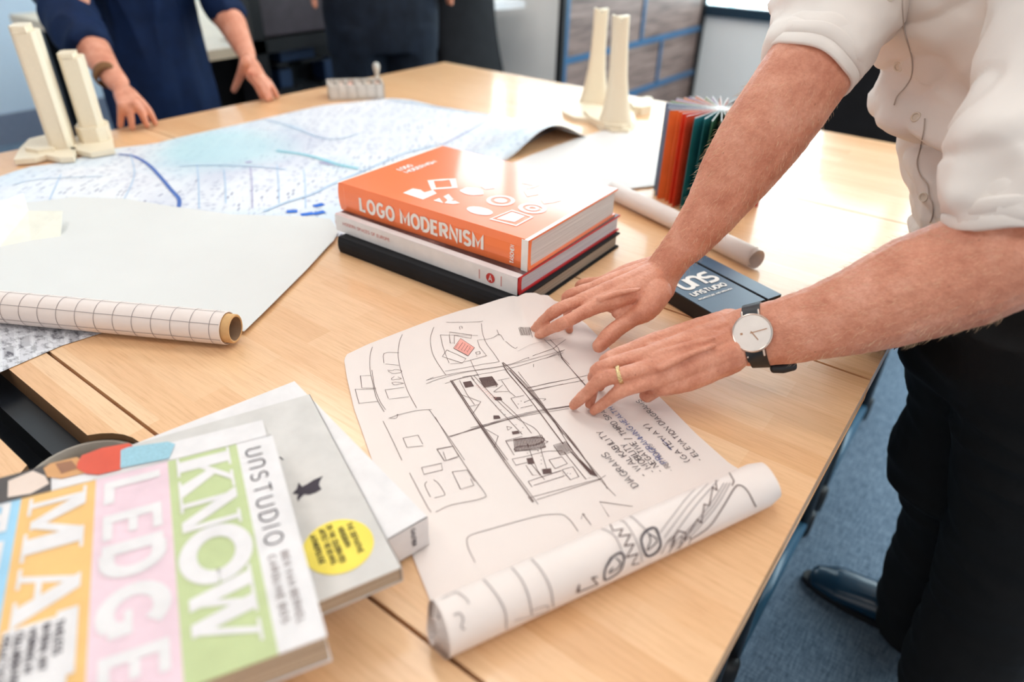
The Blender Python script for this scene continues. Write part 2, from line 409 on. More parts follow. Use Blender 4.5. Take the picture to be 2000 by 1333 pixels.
# ---------------- stroke alphabet (single-line letters on a unit-high grid) ----------------
def arc(cx, cy, rx, ry, a0, a1, n=10):
    return [(cx+rx*math.cos(math.radians(a0+(a1-a0)*i/n)), cy+ry*math.sin(math.radians(a0+(a1-a0)*i/n))) for i in range(n+1)]
G = {
 'A': (.62, [[(0, 0), (.31, 1), (.62, 0)], [(.11, .33), (.51, .33)]]),
 'B': (.56, [[(0, 0), (0, 1), (.3, 1)]+arc(.3, .77, .22, .23, 90, -90)+[(0, .54)], [(.3, .54)]+arc(.3, .27, .26, .27, 90, -90)+[(0, 0)]]),
 'C': (.6, [arc(.34, .5, .34, .5, 45, 315, 16)]),
 'D': (.6, [[(0, 0), (0, 1), (.25, 1)]+arc(.25, .5, .35, .5, 90, -90, 14)+[(0, 0)]]),
 'E': (.5, [[(.5, 1), (0, 1), (0, 0), (.5, 0)], [(0, .52), (.42, .52)]]),
 'F': (.48, [[(.5, 1), (0, 1), (0, 0)], [(0, .52), (.4, .52)]]),
 'G': (.64, [arc(.34, .5, .34, .5, 50, 330, 16)+[(.64, .45), (.38, .45)]]),
 'H': (.58, [[(0, 0), (0, 1)], [(.58, 0), (.58, 1)], [(0, .52), (.58, .52)]]),
 'I': (.0, [[(0, 0), (0, 1)]]),
 'J': (.4, [[(.4, 1), (.4, .25)]+arc(.2, .22, .2, .22, 0, -160)]),
 'K': (.56, [[(0, 0), (0, 1)], [(.54, 1), (.02, .42)], [(.18, .6), (.58, 0)]]),
 'L': (.48, [[(0, 1), (0, 0), (.48, 0)]]),
 'M': (.72, [[(0, 0), (0, 1), (.36, .25), (.72, 1), (.72, 0)]]),
 'N': (.6, [[(0, 0), (0, 1), (.6, 0), (.6, 1)]]),
 'O': (.68, [arc(.34, .5, .34, .5, 0, 360, 24)]),
 'P': (.54, [[(0, 0), (0, 1), (.28, 1)]+arc(.28, .74, .26, .26, 90, -90)+[(0, .48)]]),
 'R': (.56, [[(0, 0), (0, 1), (.3, 1)]+arc(.3, .75, .25, .25, 90, -90)+[(0, .5)], [(.25, .5), (.58, 0)]]),
 'S': (.54, [arc(.27, .75, .25, .25, 30, 270, 10)+arc(.27, .25, .27, .25, 90, -150, 10)[1:]]),
 'T': (.58, [[(0, 1), (.58, 1)], [(.29, 1), (.29, 0)]]),
 'U': (.58, [[(0, 1), (0, .28)]+arc(.29, .28, .29, .28, 180, 360, 12)+[(.58, 1)]]),
 'n': (.58, [[(0, 0), (0, .72)]+arc(.29, .72, .29, .28, 180, 0, 12)+[(.58, 0)]]),
 's': (.62, [[(.62, 1), (.28, 1)]+arc(.28, .75, .26, .25, 90, 270, 10)[1:]+[(.36, .5)]+arc(.36, .25, .26, .25, 90, -90, 10)[1:]+[(0, 0)]]),
 'V': (.6, [[(0, 1), (.3, 0), (.6, 1)]]), 'W': (.86, [[(0, 1), (.2, 0), (.43, .8), (.66, 0), (.86, 1)]]),
 'X': (.56, [[(0, 0), (.56, 1)], [(0, 1), (.56, 0)]]), 'Y': (.56, [[(0, 1), (.28, .45), (.56, 1)], [(.28, .45), (.28, 0)]]),
 '-': (.3, [[(0, .5), (.3, .5)]]), '/': (.4, [[(0, -.1), (.4, 1.1)]]), '(': (.2, [arc(.3, .5, .3, .65, 120, 240)]), ')': (.2, [arc(-.1, .5, .3, .65, 60, -60)]),
}
def text(mb, s, o, ex, ey, h, wd, m=0, gap=.22, nrm=None, jit=0, fn=None, width=None, squeeze=1.0):
    """letters along ex, up along ey, capital height h"""
    o, ex, ey = Vector(o), Vector(ex).normalized(), Vector(ey).normalized()
    N = ex.cross(ey) if nrm is None else Vector(nrm)
    adv = sum((.45 if c == ' ' else G[c][0]+gap) for c in s)-gap
    k = squeeze if width is None else width/(adv*h)
    x = 0; rr = random.Random(len(s)*7+ord(s[0]))
    for c in s:
        if c == ' ': x += .45; continue
        gw, st = G[c]
        jx, jy, js = (rr.uniform(-1, 1)*jit, rr.uniform(-1, 1)*jit, 1+rr.uniform(-1, 1)*jit*1.5)
        for pl in st:
            pts = [o+ex*((x+jx+px*js)*h*k)+ey*((py*js+jy)*h) for px, py in pl]
            if fn: pts = [fn(p) for p in pts]
            mb.stroke(pts, wd, m, N)
        x += gw+gap

# ---------------- the big printed map ----------------
def lerp_poly(pts, n):
    L = [0]
    for a, b in zip(pts, pts[1:]): L.append(L[-1]+(b-a).length)
    out = []
    for i in range(n):
        t = L[-1]*i/(n-1); j = 0
        while j < len(L)-2 and L[j+1] < t: j += 1
        u = (t-L[j])/max(1e-9, L[j+1]-L[j]); out.append(pts[j].lerp(pts[j+1], u))
    return out
def map_mat():
    m, nt, b = NT('printed_city_map', .38, .4); c = coords(nt, rot=(0, 0, -.63)); raw = coords(nt)
    wob = nt.nodes.new('ShaderNodeTexNoise'); wob.inputs['Scale'].default_value = 3; lk(nt, raw, wob.inputs['Vector'])
    va = nt.nodes.new('ShaderNodeVectorMath'); va.operation = 'MULTIPLY_ADD'; lk(nt, wob.outputs['Color'], va.inputs[0]); va.inputs[1].default_value = (.09, .09, 0); lk(nt, c, va.inputs[2])
    def bricks(w, h, s, mort, loc=0):
        br = nt.nodes.new('ShaderNodeTexBrick'); lk(nt, va.outputs[0], br.inputs['Vector']); br.inputs['Scale'].default_value = s; br.inputs['Brick Width'].default_value = w; br.inputs['Row Height'].default_value = h
        br.inputs['Mortar Size'].default_value = mort; br.inputs['Mortar Smooth'].default_value = .1; br.offset = .4
        br.inputs['Color1'].default_value = (0, 0, 0, 1); br.inputs['Color2'].default_value = (1, 1, 1, 1); br.inputs['Mortar'].default_value = (1, 1, 1, 1); return br.outputs['Color']
    small = bricks(.009, .021, 1, .0028); big = bricks(.048, .15, 1, .006)
    vo = nt.nodes.new('ShaderNodeTexVoronoi'); vo.inputs['Scale'].default_value = 75; lk(nt, raw, vo.inputs['Vector'])
    n1 = noise_t(nt, raw, 7, 4); n2 = noise_t(nt, coords(nt, loc=(3, 1, 0)), 3.2, 3); n3 = noise_t(nt, coords(nt, loc=(9, 4, 0)), 2.4, 2)
    paper = S(228, 229, 234)
    blk = ramp(nt, small, [(.25, S(134, 136, 160)), (.32, S(184, 186, 204)), (.5, S(220, 221, 228)), (.75, paper)])
    x = mixc(nt, ramp(nt, n1, [(.42, (0,)*3), (.5, (1,)*3)]), blk, ramp(nt, vo.outputs['Distance'], [(.2, S(184, 186, 202)), (.45, S(222, 223, 230))]))
    x = mixc(nt, ramp(nt, big, [(.0, (0,)*3), (.93, (.12,)*3), (1.0, (.85,)*3)]), x, paper)
    x = mixc(nt, ramp(nt, n2, [(.54, (0,)*3), (.64, (.4,)*3)]), x, S(190, 214, 228))
    x = mixc(nt, ramp(nt, n3, [(.58, (0,)*3), (.68, (.35,)*3)]), x, S(166, 172, 200))
    # park and water print: where the sheet is coloured pale turquoise
    g = nt.nodes.new('ShaderNodeVectorMath'); g.operation = 'DISTANCE'; lk(nt, va.outputs[0], g.inputs[0])
    pc = P(430, 290); ca, sa = math.cos(-.63), math.sin(-.63); g.inputs[1].default_value = (pc.x*ca-pc.y*sa+.045, pc.x*sa+pc.y*ca+.045, .74)
    x = mixc(nt, ramp(nt, g.outputs['Value'], [(.09, (.62,)*3), (.18, (0,)*3)]), x, S(176, 216, 222))
    lk(nt, x, b.inputs['Base Color']); return m
MAP = map_mat(); MAP_BLUE = plain('map_blue_route_ink', S(78, 112, 180), .4, .4, bst=0); MAP_LINE = plain('map_pale_blue_ink', S(176, 200, 224), .4, .4, bst=0)
MAP_BRIGHT = plain('map_bright_blue_ink', S(40, 108, 205), .4, .4, bst=0); MAP_TEAL = plain('map_turquoise_ink', S(140, 200, 214), .4, .4, bst=0); MAP_PLUM = plain('map_plum_ink', S(172, 168, 200), .4, .4, bst=0)
Z1 = TZ+.0006
far = lerp_poly([P(*q, Z1) for q in ((-90, 368), (0, 346), (54, 327), (120, 318), (228, 289), (300, 282), (360, 267), (492, 237), (600, 213), (640, 205), (755, 192), (800, 195), (860, 210), (960, 226), (1060, 238), (1150, 268))], 60)
near = lerp_poly([P(*q, Z1) for q in ((-90, 470), (100, 480), (340, 480), (560, 490), (662, 462), (800, 400), (991, 312))], 60)
NM = 16; vs = []
for i in range(60):
    for j in range(NM+1):
        t = j/NM; p = near[i].lerp(far[i], t)
        s = max(0, (i-46)/13); s = s*s*(3-2*s)
        p.z += s*.048*math.sin(PI*min(1, t*1.0))**1.3 + .0012*(1+math.sin(i*.5+j*.4))*(.5 if i > 2 else 0)*min(1, (j+1)/3)
        vs.append(p)
fs = [[i*(NM+1)+j, (i+1)*(NM+1)+j, (i+1)*(NM+1)+j+1, i*(NM+1)+j+1] for i in range(59) for j in range(NM)]
m = MB(); m.add(vs, fs, 0)
bv = BVHTree.FromPolygons([Vector(v) for v in m.v], m.f)
def on_map(px, py, off=.0012):
    r = ray(px, py); h = bv.ray_cast(CAM, r); return (h[0]-r.normalized()*off) if h[0] else P(px, py, Z1+.003)
def map_line(pts, wd, mi, sm=True):
    q = [on_map(*p) for p in pts]; q = spline(q, 6) if sm else q
    m.stroke([v+V(0, 0, .0008) for v in q], wd, mi)
map_line([(232, 302), (262, 306), (290, 322), (315, 348), (335, 372), (349, 388), (350, 402), (346, 410)], .007, 1)
map_line([(342, 418), (357, 419)], .006, 1, False)
map_line([(515, 414), (560, 396), (610, 380), (650, 360), (720, 330), (790, 300), (850, 285)], .006, 2)
map_line([(520, 234), (570, 248), (620, 268), (660, 272), (700, 262)], .005, 2)
map_line([(540, 295), (590, 302), (630, 312), (660, 322), (700, 330)], .010, 4)
map_line([(625, 318), (640, 320), (655, 322)], .012, 5, False)
map_line([(762, 195), (900, 216), (1000, 232), (1090, 246)], .006, 2)
map_line([(860, 285), (905, 262), (950, 236)], .005, 5)
map_line([(990, 300), (1050, 268), (1085, 250)], .005, 2)
for a, b_ in (((560, 414), (581, 413)), ((613, 404), (632, 399)), ((588, 421), (612, 417)), ((612, 419), (634, 414))): map_line([a, b_], .013, 3, False)
map_line([(480, 318), (492, 316)], .012, 5, False)
for k in range(0, 9, 2):
    x = 385+k*26; map_line([(x, 322+(k % 3)*5), (x+3, 360), (x+4+(k % 2)*5, 408-(k % 4)*5)], .0022, (2, 5, 2)[k % 3])
map_line([(350, 325), (420, 323), (500, 326), (560, 332)], .004, 2)
map_line([(255, 300), (262, 345), (232, 410)], .002, 2); map_line([(120, 340), (95, 395)], .002, 2); map_line([(30, 360), (80, 350), (200, 345)], .003, 2)
o = m.build('city_map', [MAP, MAP_BLUE, MAP_LINE, MAP_BRIGHT, MAP_TEAL, MAP_PLUM], None, False)
for p in o.data.polygons: p.use_smooth = True
tag(o, 'large blue and grey printed city map, its far right corner curling up', 'map')

# big blank tracing sheet over the map
def sheet(name, pts, z, mat, label, cat, n=14, wave=.0012, th=.0004):
    mb = MB(); a = [P(*q, z) for q in pts]
    mb.prism(a, th, 0); return tag(mb.build(name, mat), label, cat)
def thin_sheet_mat(name, col, alpha):
    m, nt, b = NT(name, .5, .3); c = coords(nt); f = noise_t(nt, c, 9, 3)
    lk(nt, ramp(nt, f, [(.3, tuple(v*.97 for v in col)), (.7, col)]), b.inputs['Base Color']); b.inputs['Alpha'].default_value = alpha; return m
VELLUM = thin_sheet_mat('vellum', S(224, 222, 219), .95); FOLDP = plain('folded_cream_paper', S(230, 227, 214), .6, .3, bst=0); VELLUM2 = thin_sheet_mat('thin_tracing_film', S(240, 234, 231), .8)
sheet('tracing_sheet', [(-80, 402), (75, 394), (140, 385), (240, 388), (339, 404), (450, 419), (600, 423), (645, 428), (661, 452), (652, 470), (640, 482), (600, 526), (560, 566), (520, 606), (477, 648), (440, 640), (-80, 590)], TZ+.0052, VELLUM,
      'large blank translucent white sheet of tracing paper in front of the city map', 'tracing paper')
sheet('tracing_sheet', [(940, 345), (1040, 302), (1140, 266), (1250, 236), (1287, 240), (1286, 362), (1225, 369), (1180, 374), (1100, 366)], TZ+.0035, VELLUM2,
      'thin translucent sheet of tracing film between the orange book and the colour fan', 'tracing paper')

# grey aerial print at the left edge
def aerial():
    m, nt, b = NT('grey_aerial_print', .45, .4); c = coords(nt, rot=(0, 0, .35))
    br = nt.nodes.new('ShaderNodeTexBrick'); lk(nt, c, br.inputs['Vector']); br.inputs['Scale'].default_value = 1; br.inputs['Brick Width'].default_value = .034; br.inputs['Row Height'].default_value = .017
    br.inputs['Mortar Size'].default_value = .004; br.inputs['Mortar Smooth'].default_value = .6; br.inputs['Color1'].default_value = (0, 0, 0, 1); br.inputs['Color2'].default_value = (.6, .6, .6, 1); br.inputs['Mortar'].default_value = (1, 1, 1, 1)
    n = noise_t(nt, coords(nt, (1, 2, 1)), 70, 5, .7)
    x = mixc(nt, .5, ramp(nt, br.outputs['Color'], [(0, S(96, 94, 104)), (.3, S(205, 204, 210)), (.8, S(186, 186, 194)), (1, S(226, 226, 230))]), ramp(nt, n, [(.40, S(60, 58, 68)), (.52, S(222, 222, 226))]))
    lk(nt, x, b.inputs['Base Color']); return m
sheet('aerial_print', [(-80, 600), (60, 612), (208, 648), (120, 676), (0, 728), (-80, 766)], TZ+.0008, aerial(), 'grey printed aerial view of city blocks under the gridded paper roll', 'print')

# gridded roll with cardboard core
R1 = .0205; a = P(-120, 588, TZ+R1+.002); e = P(444, 641, TZ+R1+.002); ax = (e-a).normalized(); X = ax.cross(V(0, 0, 1)).normalized()
t = thing('paper_roll', 'white roll of gridded paper on a cardboard core at the left', 'paper roll', ((a.x+e.x)/2, (a.y+e.y)/2, TZ))
m = MB(); L = (e-a).length
prof = [(R1*.86, .0), (R1, 0), (R1, L), (R1*.95, L+.0006), (R1*.92, L-.002), (R1*.86, L-.002), (R1*.86, 0)]
m.lathe(a, prof, 48, 0, ax)
Zv = V(0, 0, 1); Yv = X.cross(ax)*-1
def cyl_pt(s, th, r): return a+ax*s+(X*math.cos(th)+V(0, 0, 1)*math.sin(th))*r
def cyl_n(s): return lambda p: ((p-a)-ax*((p-a).dot(ax))).normalized()
k = 0
while L-.012-k*.0245 > 0:
    s = L-.012-k*.0245; m.stroke([cyl_pt(s, i*PI*2/40, R1+.0004) for i in range(41)], .0008, 1, nf=cyl_n(0)); k += 1
for th in (-1.2, -.25, .72, 1.7, 2.6):
    m.stroke([cyl_pt(0, th+PI*0, R1+.0004), cyl_pt(L, th, R1+.0004)], .0007, 1, nf=cyl_n(0))
rp = autosmooth(m.build('gridded_paper', [PAPER_SK, INK_FAINT], t))
m = MB(); m.lathe(a, [(R1*.86, 0), (R1*.86, L+.010), (R1*.80, L+.0105), (R1*.72, L+.010), (R1*.70, L+.009), (R1*.70, 0)], 48, 0, ax)
autosmooth(m.build('cardboard_core', [CARD_D], t))
m = MB(); m.lathe(a, [(R1*.865, L-.003), (R1*.865, L+.010), (R1*.80, L+.0109), (R1*.71, L+.0103)], 48, 0, ax); autosmooth(m.build('core_rim', [CARD], t))

# rolled tracing paper at right, behind the arms
R2 = .0165; a2 = P(1196, 372, TZ+R2+.0006); e2 = P(1474, 505, TZ+R2+.0006); ax2 = (e2-a2).normalized()
m = MB(); L2 = (e2-a2).length; up = V(0, 0, 1); sd = ax2.cross(up).normalized(); n = 90
pts = []
for i in range(n+1):
    th = -1.0+2.55*2*PI*i/n*1.0; r = R2*(1-.27*(1-i/n)); pts.append((th, r))
vs = []
for s in (0, L2*.25, L2*.5, L2*.75, L2):
    for th, r in pts: vs.append(a2+ax2*(s-(.006*math.sin(th*.5) if s == L2 else 0))+(sd*math.cos(th)+up*math.sin(th))*r)
K = n+1; m.add(vs, [[i*K+j, i*K+j+1, (i+1)*K+j+1, (i+1)*K+j] for i in range(4) for j in range(n)])
o = m.build('paper_roll', PAPER_SK); 
for p in o.data.polygons: p.use_smooth = True
md = o.modifiers.new('s', 'SOLIDIFY'); md.thickness = .0002
tag(o, 'blank rolled up white paper lying between the books and the black lettered case', 'paper roll')

# ---------------- architectural models ----------------
def tower_box(mb, c, ex, ey, h, cut=.5, drop=.012, m=0, bev=.008):
    # square shaft with chamfered corners and a stepped top
    pts = [c+ex*x+ey*y for x, y in ((-1, -.7), (-.7, -1), (.7, -1), (1, -.7), (1, .7), (.7, 1), (-.7, 1), (-1, .7))]
    mb.prism(pts, h-drop, m)
    p2 = [c+ex*x+ey*y for x, y in ((-1, -.7), (-.7, -1), (cut, -1), (cut, 1), (-.7, 1), (-1, .7))]
    mb.prism([p+V(0, 0, h-drop-.001) for p in p2], drop+.001, m)
t = thing('tower_model', 'cream printed model of two square leaning towers at the left table end', 'architectural model', P(130, 300))
b1 = P(120, 303); b1 = P(122, 300)
def base_dirs(px0, px1): return None
# tower with its narrow bright face toward the right
c1 = P(126, 292, TZ+.004); ex = V(.55, .83, 0).normalized(); ey = V(.83, -.55, 0).normalized()
h1 = hz(P(126, 292), 50)-TZ
m = MB(); tower_box(m, c1, ex*.021, ey*.030, h1, .4, .010); o = m.build('tall_tower', CREAM, t); bevel(o, .002, 2)
c2 = P(190, 278, TZ+.004); h2 = hz(P(190, 278), 103)-TZ
m = MB(); tower_box(m, c2, ex*.021, ey*.026, h2, .4, .008)
m.prism([c2+ex*x*.030+ey*y*.036 for x, y in ((-1, -.5), (-.5, -1), (.6, -1), (1, -.4), (1, .6), (.4, 1), (-.6, 1), (-1, .5))], .040)
o = m.build('short_tower', CREAM, t); bevel(o, .002, 2)
m = MB()
m.prism([P(*q, TZ+.0035) for q in ((30, 322), (42, 298), (60, 280), (92, 272), (128, 285), (152, 300), (146, 316), (120, 318), (92, 312), (70, 318))], .010)
m.prism([P(*q, TZ+.009) for q in ((52, 300), (66, 284), (92, 276), (112, 284), (108, 300), (76, 304))], .012)
m.prism([P(*q, TZ+.0035) for q in ((140, 300), (150, 275), (200, 268), (222, 280), (225, 300), (180, 308))], .010)
o = m.build('podium', CREAM, t); bevel(o, .002, 2)

t = thing('tower_model', 'cream printed model of two slender flared towers near the far corner', 'architectural model', P(1190, 240))
def flared(mb, base, top, prof, ex, ey):
    n = 24; rings = []
    for s, r, q in prof:
        c = base.lerp(top, s); ring = []
        for j in range(n):
            a = 2*PI*j/n; cx = abs(math.cos(a))**.6*math.copysign(1, math.cos(a)); sy = abs(math.sin(a))**.6*math.copysign(1, math.sin(a))
            p = c+ex*(r*cx)+ey*(r*q*sy)
            if s == 1: p.z -= .012*max(0, 1-abs(cx)*1.6)
            ring.append(p)
        rings.append(ring)
    vs = [p for r in rings for p in r]
    mb.add(vs, [[i*n+j, i*n+(j+1) % n, (i+1)*n+(j+1) % n, (i+1)*n+j] for i in range(len(rings)-1) for j in range(n)]+[[(len(rings)-1)*n+j for j in range(n)]])
def sized(px, py, half): return half*pj(P(px, py))[2]/FPX
exr = V(CR.x, CR.y, 0).normalized(); eyr = V(-exr.y, exr.x, 0)
ba = P(1160, 205, TZ+.001); ta = V(ba.x, ba.y, hz(ba, 16)); ba2 = P(1202, 250, TZ+.001); ta2 = V(ba2.x, ba2.y, hz(ba2, 30))
def aim(base, topz, tx):  # top point in the same depth, at picture column tx, small lean as the model has
    q = V(base.x, base.y, topz); d = (tx-pj(q)[0])*pj(q)[2]/FPX; return q+exr*d
m = MB(); flared(m, ba, aim(ba, ta.z, 1175), [(0, .044, .8), (.08, .038, .8), (.2, .031, .8), (.38, .0235, .8), (.6, .0195, .8), (.8, .0185, .8), (1, .0185, .8)], exr, eyr)
autosmooth(m.build('rear_tower', CREAM, t), 50)
m = MB(); flared(m, ba2, aim(ba2, ta2.z, 1213), [(0, .047, .8), (.06, .042, .8), (.16, .034, .8), (.3, .0275, .8), (.5, .022, .8), (.8, .0195, .8), (1, .020, .8)], exr, eyr)
autosmooth(m.build('front_tower', CREAM, t), 50)
m = MB()
m.prism([P(*q, TZ+.001) for q in ((1098, 214), (1118, 206), (1150, 208), (1178, 218), (1230, 212), (1258, 208), (1272, 212), (1262, 222), (1238, 226), (1242, 250), (1226, 262), (1196, 262), (1172, 252), (1148, 240), (1120, 236), (1100, 226))], .010)
m.prism([P(*q, TZ+.01) for q in ((1140, 222), (1160, 212), (1200, 218), (1236, 228), (1238, 246), (1214, 254), (1180, 250), (1152, 236))], .010)
o = m.build('podium', CREAM, t); bevel(o, .003, 3)
m = MB(); m.prism([P(*q, TZ+.001) for q in ((1228, 214), (1262, 204), (1272, 206), (1270, 222), (1252, 226), (1236, 224))], .022); o = m.build('side_wing', CREAM, t); bevel(o, .002, 2)

# pale compartment box by the table end
A = P(643, 197); B = P(752, 193); d = (B-A); d.normalize(); wdt = (B-A).length; nrm = V(-d.y, d.x, 0); hb = hz(A, 168)-TZ; dep = .085
t = thing('sample_box', 'pale beige compartment box on the far left table end', 'box', (A+B)/2)
m = MB(); q = .004
m.box(A, d*wdt, nrm*q, (0, 0, hb)); m.box(A+nrm*(dep-q), d*wdt, nrm*q, (0, 0, hb)); m.box(A, d*q, nrm*dep, (0, 0, hb)); m.box(A+d*(wdt-q), d*q, nrm*dep, (0, 0, hb)); m.box(A, d*wdt, nrm*dep, (0, 0, .004))
BX = plain('pale_beige_box', S(206, 196, 186), .6); o = m.build('tray', BX, t)
for k in range(1, 6):
    m = MB(); m.box(A+d*(wdt*k/6), d*.003, nrm*dep, (0, 0, hb*.96)); m.build('divider', BX, t)
for k in range(6):
    m = MB(); m.box(A+d*(wdt*k/6+.006)+nrm*.008, d*(wdt/6-.012), nrm*(dep-.016), (0, 0, hb*.82)); o = m.build('sample_block', plain('sample_%d' % k, (S(196, 182, 172), S(208, 184, 170), S(214, 168, 152), S(200, 186, 176), S(196, 170, 150), S(186, 150, 132))[k], .7), t); bevel(o)
c = P(737, 158); m = MB(); hh = hz(c, 122)-TZ
m.lathe(c, [(0, 0), (.010, 0), (.009, .003), (.006, .010), (.005, hh*.35), (.008, hh*.55), (.0105, hh*.75), (.009, hh*.92), (.004, hh), (0, hh)], 20); o = autosmooth(m.build('figurine', plain('pale_grey_ceramic', S(200, 198, 192), .4)), 60)
tag(o, 'tiny pale upright figurine behind the compartment box at the table end', 'figurine')

# folded white paper model at the left edge
t = thing('folded_paper_model', 'folded translucent white paper model on the tracing sheet at the left edge', 'paper model', P(40, 450))
Zp = TZ+.0056
def T3(px, py, z): return P(px, py, Zp+z)
m = MB(); q = [T3(-40, 470, 0), T3(0, 482, 0), T3(60, 470, 0), T3(118, 462, 0), T3(122, 412, .022), T3(55, 412, .022), T3(-40, 440, .03)]
m.add(q, [[0, 1, 6], [1, 2, 5, 6], [2, 3, 4, 5]]); o = m.build('front_fold', FOLDP, t); o.modifiers.new('s', 'SOLIDIFY').thickness = .0012
m = MB(); q = [T3(-40, 440, .03), T3(55, 412, .022), T3(52, 400, .03), T3(45, 378, .038), T3(-10, 398, .045), T3(-40, 410, .045)]
m.add(q, [[0, 1, 2, 4, 5], [2, 3, 4]]); o = m.build('rear_fold', FOLDP, t); o.modifiers.new('s', 'SOLIDIFY').thickness = .0012

# ---------------- books ----------------
PAGES = None
def pages_mat(name, col, dark, sc=900):
    m, nt, b = NT(name, .85, .15); c = coords(nt, (3, 3, sc)); n = noise_t(nt, c, 1.5, 2, .7)
    lk(nt, ramp(nt, n, [(.35, dark), (.6, col)]), b.inputs['Base Color']); bump(nt, b, n, .2, .0005); return m
PG_W = pages_mat('white_page_block', S(226, 220, 216), S(190, 182, 178)); PG_G = pages_mat('greyish_page_block', S(214, 210, 214), S(176, 172, 180)); PG_T = pages_mat('taupe_page_block', S(176, 162, 148), S(130, 118, 106))
PG_C = pages_mat('cream_page_block', S(206, 184, 160), S(140, 118, 98))
class Book:
    """box frame: o near-left bottom of spine, ex along spine, ey across cover, z up"""
    def __init__(s, o, ex, ey, h, t, w, z):
        s.o = Vector((o.x, o.y, z)); s.ex, s.ey = ex.normalized(), ey.normalized(); s.h, s.w, s.t, s.z = h, w, t, z
    def p(s, u, v, z=None): return s.o+s.ex*u+s.ey*v+V(0, 0, s.t if z is None else z)
def hardback(name, label, bk, cov, pages, board=.0028, lip=.003, decor=None, group=None):
    t = thing(name, label, 'book', bk.o+bk.ex*bk.h/2+bk.ey*bk.w/2, group)
    ex, ey = bk.ex, bk.ey; Z = V(0, 0, 1)
    m = MB(); n = 8
    prof = [(0, 0), (bk.w, 0), (bk.w, board), (.006, board), (.0045, bk.t*.3), (.0045, bk.t*.7), (.006, bk.t-board), (bk.w, bk.t-board), (bk.w, bk.t), (0, bk.t), (-.0022, bk.t*.75), (-.003, bk.t*.5), (-.0022, bk.t*.25)]
    pts = [bk.o+ey*a+Z*b for a, b in prof]
    m.prism(pts, ex*bk.h, 0)
    if decor: decor(m)
    c = m.build('cover', cov, t); bevel(c, .0006, 2, 40)
    m = MB(); m.box(bk.o+ex*lip+ey*.0046+Z*(board+.00005), ex*(bk.h-2*lip), ey*(bk.w-lip-.0046), Z*(bk.t-2*board-.0001)); m.build('page_block', pages, t)
    return t, c
def frame3(a, b, c, z):
    A, B, Cc = P(*a, z), P(*b, z), P(*c, z); ex = (B-A); h = ex.length; ex.normalize(); ey = V(-ex.y, ex.x, 0)
    w = abs((Cc-B).dot(ey)); return A, ex, ey, h, w
BLK = cloth('black_book_cloth', (.012, .012, .014), .7, 1200, .1); REDB = plain('red_book_board', S(196, 28, 34), .45, .5)
# black book
A, ex, ey, h, w = frame3((665, 492), (1007, 623), (1219, 486), TZ+.0003)
b1 = Book(A, ex, ey, h, .0255, w, TZ+.0003)
t, c = hardback('book', 'thick black cloth-bound book at the bottom of the stack by the sketch', b1, BLK, PG_T, .003, .004)
m = MB(); q = b1.p(h-.07, w-.006, .006); m.tube([q, q+ey*.012+V(0, 0, -.001), q+ey*.02+ex*.006-V(0, 0, .002), q+ey*.028+ex*.004-V(0, 0, .0025)], (.0022, .0022, .003, .003), 8, ref=(0, 0, 1)); m.build('ribbon', BLACKF, t)
# white book with red boards
A, ex, ey, h, w = frame3((660, 448), (1014, 577), (1211, 450), TZ+.0262)
b2 = Book(A, ex, ey, h, .0262, w, TZ+.0262)
DUSTW = plain('white_dust_jacket', S(226, 220, 218), .35, .5, bst=0)
def photojacket():
    m, nt, b = NT('dark_photo_jacket', .35, .5); n = noise_t(nt, coords(nt), 14, 5, .7)
    lk(nt, ramp(nt, n, [(.3, S(38, 26, 28)), (.55, S(86, 62, 62)), (.75, S(168, 140, 136))]), b.inputs['Base Color']); return m
t, c = hardback('book', 'white book with red boards, middle of the stack of three', b2, REDB, PG_G, .0024, .003)
m = MB(); Z = V(0, 0, 1)
m.box(b2.o+ex*.001-ey*.0037+Z*.0004, ex*(h-.002), ey*.0005, Z*(b2.t-.0006), 0)
m.box(b2.o+ex*.001-ey*.0032+Z*(b2.t), ex*(h-.002), ey*.012, Z*.0004, 0)
m.box(b2.o+ex*.001+ey*.0088+Z*(b2.t), ex*(h-.002), ey*(w-.012), Z*.0004, 1)
sp = b2.o-ey*.0040; RED_INK = plain('red_ink', S(190, 50, 48), .4, bst=0); PALE_RED = plain('pale_red_ink', S(206, 140, 134), .4, bst=0)
text(m, 'MODERN SPACES OF EUROPE', sp+ex*.018+Z*.0135, ex, Z, .0046, .0009, 3, nrm=-ey, width=.10)
cc = sp+ex*(h-.045)+Z*.0128-ey*.0001; m.prism([cc+ex*(.0072*math.cos(i*PI/12))+Z*(.0072*math.sin(i*PI/12)) for i in range(24)], -ey*.0003, 2)
text(m, 'A', cc-ex*.0025-Z*.0042-ey*.0005, ex, Z, .0085, .0013, 0, nrm=-ey)
m.stroke([sp+ex*(h-.027)+Z*.006, sp+ex*(h-.027)+Z*.021], .0016, 3, -ey); m.stroke([sp+ex*(h-.064)+Z*.006, sp+ex*(h-.064)+Z*.020], .0016, 3, -ey)
m.build('dust_jacket', [DUSTW, photojacket(), RED_INK, PALE_RED], t)
